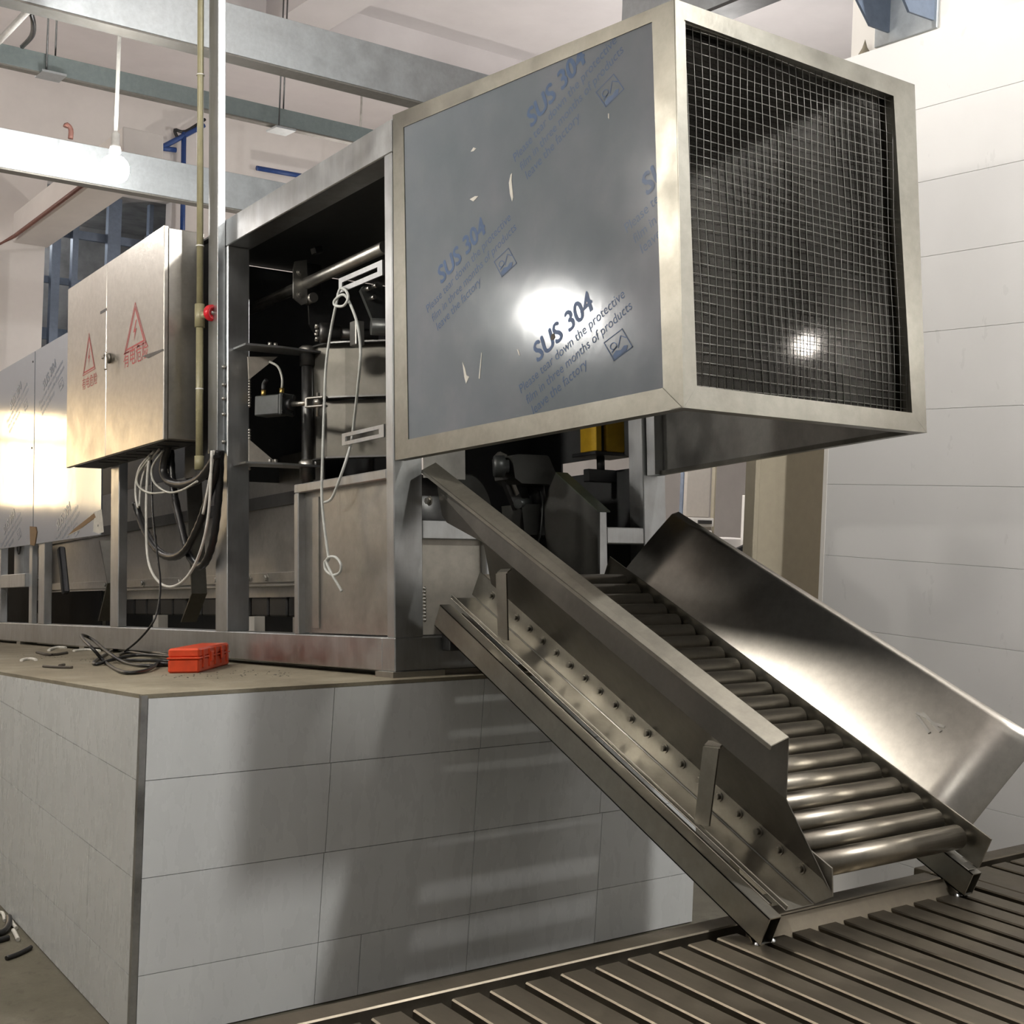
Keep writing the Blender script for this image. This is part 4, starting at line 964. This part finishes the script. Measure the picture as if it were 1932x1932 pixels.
G().prism(q, (.012, 0, 0)).build('plate', 'dark_grey', cg)
G().prism([q[0], q[1], q[1] + Vector((.07, 0, .0)), q[0] + Vector((.07, 0, 0))], (0, 0, .006)).build('top_edge', 'dark_green', cg)
yb2 = thing('sensor_box', 'yellow and black sensor housing hanging under the hood', 'sensor', M, M.on(1, 1152, 850, .25))
P, Q = M.on(1, 1125, 850, .25), M.on(1, 1180, 790, .25)
G().box(P.x, P.x + .035, .25, .37, P.z, P.z + .30, .003).build('rib', 'yellow', yb2)
G().box(P.x + .035, P.x + .065, .27, .37, P.z, P.z + .30).build('groove', 'black', yb2)
G().box(P.x + .065, Q.x, .25, .41, P.z, P.z + .30, .006).build('housing', 'yellow', yb2)
G().box(P.x - .005, Q.x + .05, .25, .43, P.z - .018, P.z, .003).build('base', 'black', yb2)
G().box(P.x + .10, P.x + .13, .35, .37, P.z + .28, 2.19).build('hanger', 'black', yb2)
G().cyl(((P.x + Q.x) / 2, .33, P.z - .08), ((P.x + Q.x) / 2, .33, P.z - .018), .02, 10).build('stem', 'black', yb2)
G().box(P.x, Q.x + .12, .31, .35, P.z - .14, P.z - .08, .003).build('mount', 'black', yb2)
for x in (1.02, 1.18): G().box(x, x + .03, 1.2, 1.23, .80, .84).build('pin', 'black', mf)
G().box(.133, .44, .04, .046, .14, .524).build('front_plate', 'pale_plate', mf)
gp0, gp1 = M.on(1, 800, 905, .12), M.on(1, 878, 905, .12)
G().box(gp0.x, gp1.x, .12, .126, gp1.z, gp1.z + .35).build('guide_plate', 'steel_sheet', mf)
G().box(XM - .03, XM - .02, .74, 5.0, .888, .958).build('side_cover', 'void', mf)  # dark strip added to block brightness past the slit
G().box(.82, 1.42, 1.0, 1.006, .14, 2.18).build('shade_plate', 'void', mf)  # near-black sheets added to darken the view under the hood
G().prism([(.56, .62, .14), (.82, 1.05, .14), (.82, 1.05, 2.17), (.56, .62, 2.17)], (.006, -.005, 0)).build('shade_plate', 'void', mf)

# ================================================================== LOOSE THINGS ON THE PLINTH AND FLOOR
P0, P1, P2 = M.on(2, 343, 1264, ZT), M.on(2, 376, 1270, ZT), M.on(2, 432, 1254, ZT)
la = (P2 - P1); L1 = la.length; la.normalize(); wa = (P0 - P1); wa = (wa - la * wa.dot(la)); L2 = max(.13, wa.length); wa.normalize(); zu = Vector((0, 0, 1))
oc_ = thing('tool_case', 'small orange plastic case lying on the plinth by the frame', 'case', M, P1)
g = G(); g.obox(P1, la, wa, zu, L1, L2, .062, .008); g.build('bottom_shell', 'orange', oc_)
g = G(); g.obox(P1 + zu * .066 + la * .003 - wa * 0, la, wa, zu, L1 - .006, L2, .040, .008); g.build('lid', 'orange', oc_)
G().obox(P1 + zu * .060 - la * .004 - wa * .004, la, wa, zu, L1 + .008, L2 + .008, .008, .002).build('rim', 'orange', oc_)
for k in range(5): G().obox(P1 + la * (.06 + k * (L1 - .14) / 4) - wa * .006 + zu * .02, la, wa, zu, .03, .008, .08, .002).build('rib', 'orange', oc_)
for k in (.3, .65): G().obox(P1 + la * (L1 * k) - wa * .012 + zu * .04, la, wa, zu, .05, .008, .045, .003).build('latch', 'orange', oc_)
def zline(name, label, cat, mat, r, pts, sm=5, group=None):
    return tag(G().tube([M.on(2, a, b, ZT + z) for a, b, z in pts], r, 8, sm).build(name, mat, None, M), label, cat, group)
zline('cable_coil', 'coil of black cable lying loosely on the plinth left of the orange case', 'cable', 'hose', .0085,
      [(352, 1243, .02), (300, 1233, .02), (250, 1226, .02), (215, 1226, .015), (180, 1247, .01), (183, 1253, .01), (215, 1244, .02), (262, 1236, .03), (330, 1240, .03), (352, 1248, .02), (320, 1254, .01), (270, 1256, .01), (235, 1250, .01), (205, 1232, .05), (175, 1207, .10), (155, 1198, .13), (157, 1206, .12), (175, 1224, .08), (200, 1251, .01), (232, 1268, .01), (268, 1267, .01), (290, 1258, .015), (300, 1251, .02), (340, 1256, .01)])
zline('cable_coil', 'second strand of black cable under the coil beside the orange case', 'cable', 'hose', .0085,
      [(236, 1228, .02), (280, 1229, .01), (340, 1237, .01), (355, 1241, .01), (330, 1247, .01), (280, 1246, .012), (240, 1245, .012), (222, 1237, .01), (245, 1231, .012), (300, 1240, .015), (345, 1252, .01)])
def scrap(label, mat, pts, r=.006, cat='scrap'):
    return tag(G().tube([M.on(2, a, b, ZT + .007) for a, b in pts], r, 6, 3).build('scrap', mat, None, M), label, cat)
scrap('dark twig-like scrap lying on the plinth top at the left', 'twig', [(70, 1231), (95, 1236), (126, 1232)], .010)
scrap('curled pale scrap just above the dark twig-like one', 'paper', [(92, 1227), (105, 1222), (124, 1222)], .010)
scrap('pale strip lying left of the cable coil', 'paper', [(139, 1228), (165, 1226), (188, 1228)], .009)
scrap('thin dark stick near the front edge of the plinth', 'twig', [(82, 1257), (110, 1259), (137, 1259)], .007)
scrap('pale flat scrap at the left edge of the plinth top', 'paper', [(40, 1246), (55, 1243), (68, 1245)], .009)
scrap('very short dark scrap lying behind the thin dark stick', 'twig', [(112, 1256), (121, 1254)], .007)
cr = random.Random(5); g = G()
for k in range(170):
    u = cr.random(); a = 30 + u * 520; b = 1240 + u * 40 - cr.random() * 8 if a < 300 else 1270 + cr.random() * 14 - (a - 300) * .03
    P = M.on(2, a, b, ZT); s = cr.uniform(.002, .005)
    if P.x < pcx + .03 or P.y < YF + .03 or P.x > -.05: continue
    g.lathe(P, (0, 0, 1), [(s, 0), (s * .8, s * .5), (0, s * .8)], 5)
o = g.build('dirt_crumbs', 'twig', None, M, 'stuff'); tag(o, 'dark dirt crumbs strewn over the dusty plinth top', 'dirt')
def fl(name, label, cat, mat, pts, r):
    return tag(G().tube([W.on(2, a, b, r * .9) for a, b in pts], r, 7, 4).build(name, mat), label, cat)
fl('cable_scrap', 'black cable offcut curled on the floor at the left edge', 'cable', 'hose', [(-8, 1762), (8, 1757), (17, 1742), (16, 1730)], .014)
fl('cable_scrap', 'second black cable offcut in front of the curled one', 'cable', 'hose', [(-8, 1776), (6, 1772), (16, 1769)], .012)
fl('floor_scrap', 'dark splayed offcut on the floor near the plinth foot', 'scrap', 'hose', [(12, 1808), (34, 1800), (52, 1791), (58, 1787)], .010)
fl('floor_scrap', 'white stick on the floor between the cable offcuts and the plinth', 'scrap', 'paper', [(25, 1755), (30, 1764), (34, 1773)], .009)
fl('floor_scrap', 'bent white strip on the floor at the left frame edge', 'scrap', 'paper', [(-4, 1722), (5, 1723), (9, 1737)], .008)
fl('floor_scrap', 'white strip lying along the foot of the plinth', 'scrap', 'paper', [(20, 1735), (25, 1744), (31, 1751)], .008)
# far end of the hall seen between the frame and the beige panel
fd = thing('distant_door', 'pale door with blue grey post far behind the right frame post', 'door', W, W.on(1, 1320, 1045, 6.0))
def far(nm, mt, x0, y0, x1, y1, Y=6.0, th=.05):
    a, b = W.on(1, x0, y1, Y), W.on(1, x1, y0, Y); return G().box(a.x, b.x, Y, Y + th, a.z, b.z, .004).build(nm, mt, fd)
MAT['door_grey'] = plain('pale_door_paint', (.50, .46, .41), .5, var=.05)
far('leaf', 'door_grey', 1294, 840, 1343, 975); far('post', 'blue_steel', 1286, 840, 1294, 985, 5.95); far('frame_edge', 'beige', 1343, 840, 1352, 1100)
G().box(W.on(1, 1286, 985, 5.9).x, W.on(1, 1345, 985, 5.9).x, 5.9, 6.1, 0, W.on(1, 1300, 1000, 5.9).z, .01).build('plinth', 'wall_paint', fd); far('sill', 'column', 1286, 978, 1347, 992, 5.9); far('sill_slot', 'steel_dark', 1318, 982, 1344, 988, 5.88, .02); far('lower_panel', 'door_grey', 1294, 992, 1343, 1100)
dt = thing('distant_bench', 'pale bench and pillar edge far behind the slide guard', 'bench', W, W.on(1, 1390, 1045, 5.0))
a, b = W.on(1, 1375, 1045, 5.0), W.on(1, 1412, 1016, 5.0)
G().box(a.x - .3, b.x, 5.0, 5.3, 0, b.z, .01).build('bench', 'wall_paint', dt)
a, b = W.on(1, 1409, 1045, 4.9), W.on(1, 1424, 935, 4.9); G().box(a.x, b.x + .3, 4.9, 5.0, 0, b.z, .004).build('pillar', 'column', dt)
G().bar(W.on(1, 1385, 1042, 4.8), W.on(1, 1425, 1022, 4.8), .04, .05).build('dark_rail', 'black', dt)
bpy.context.view_layer.update()
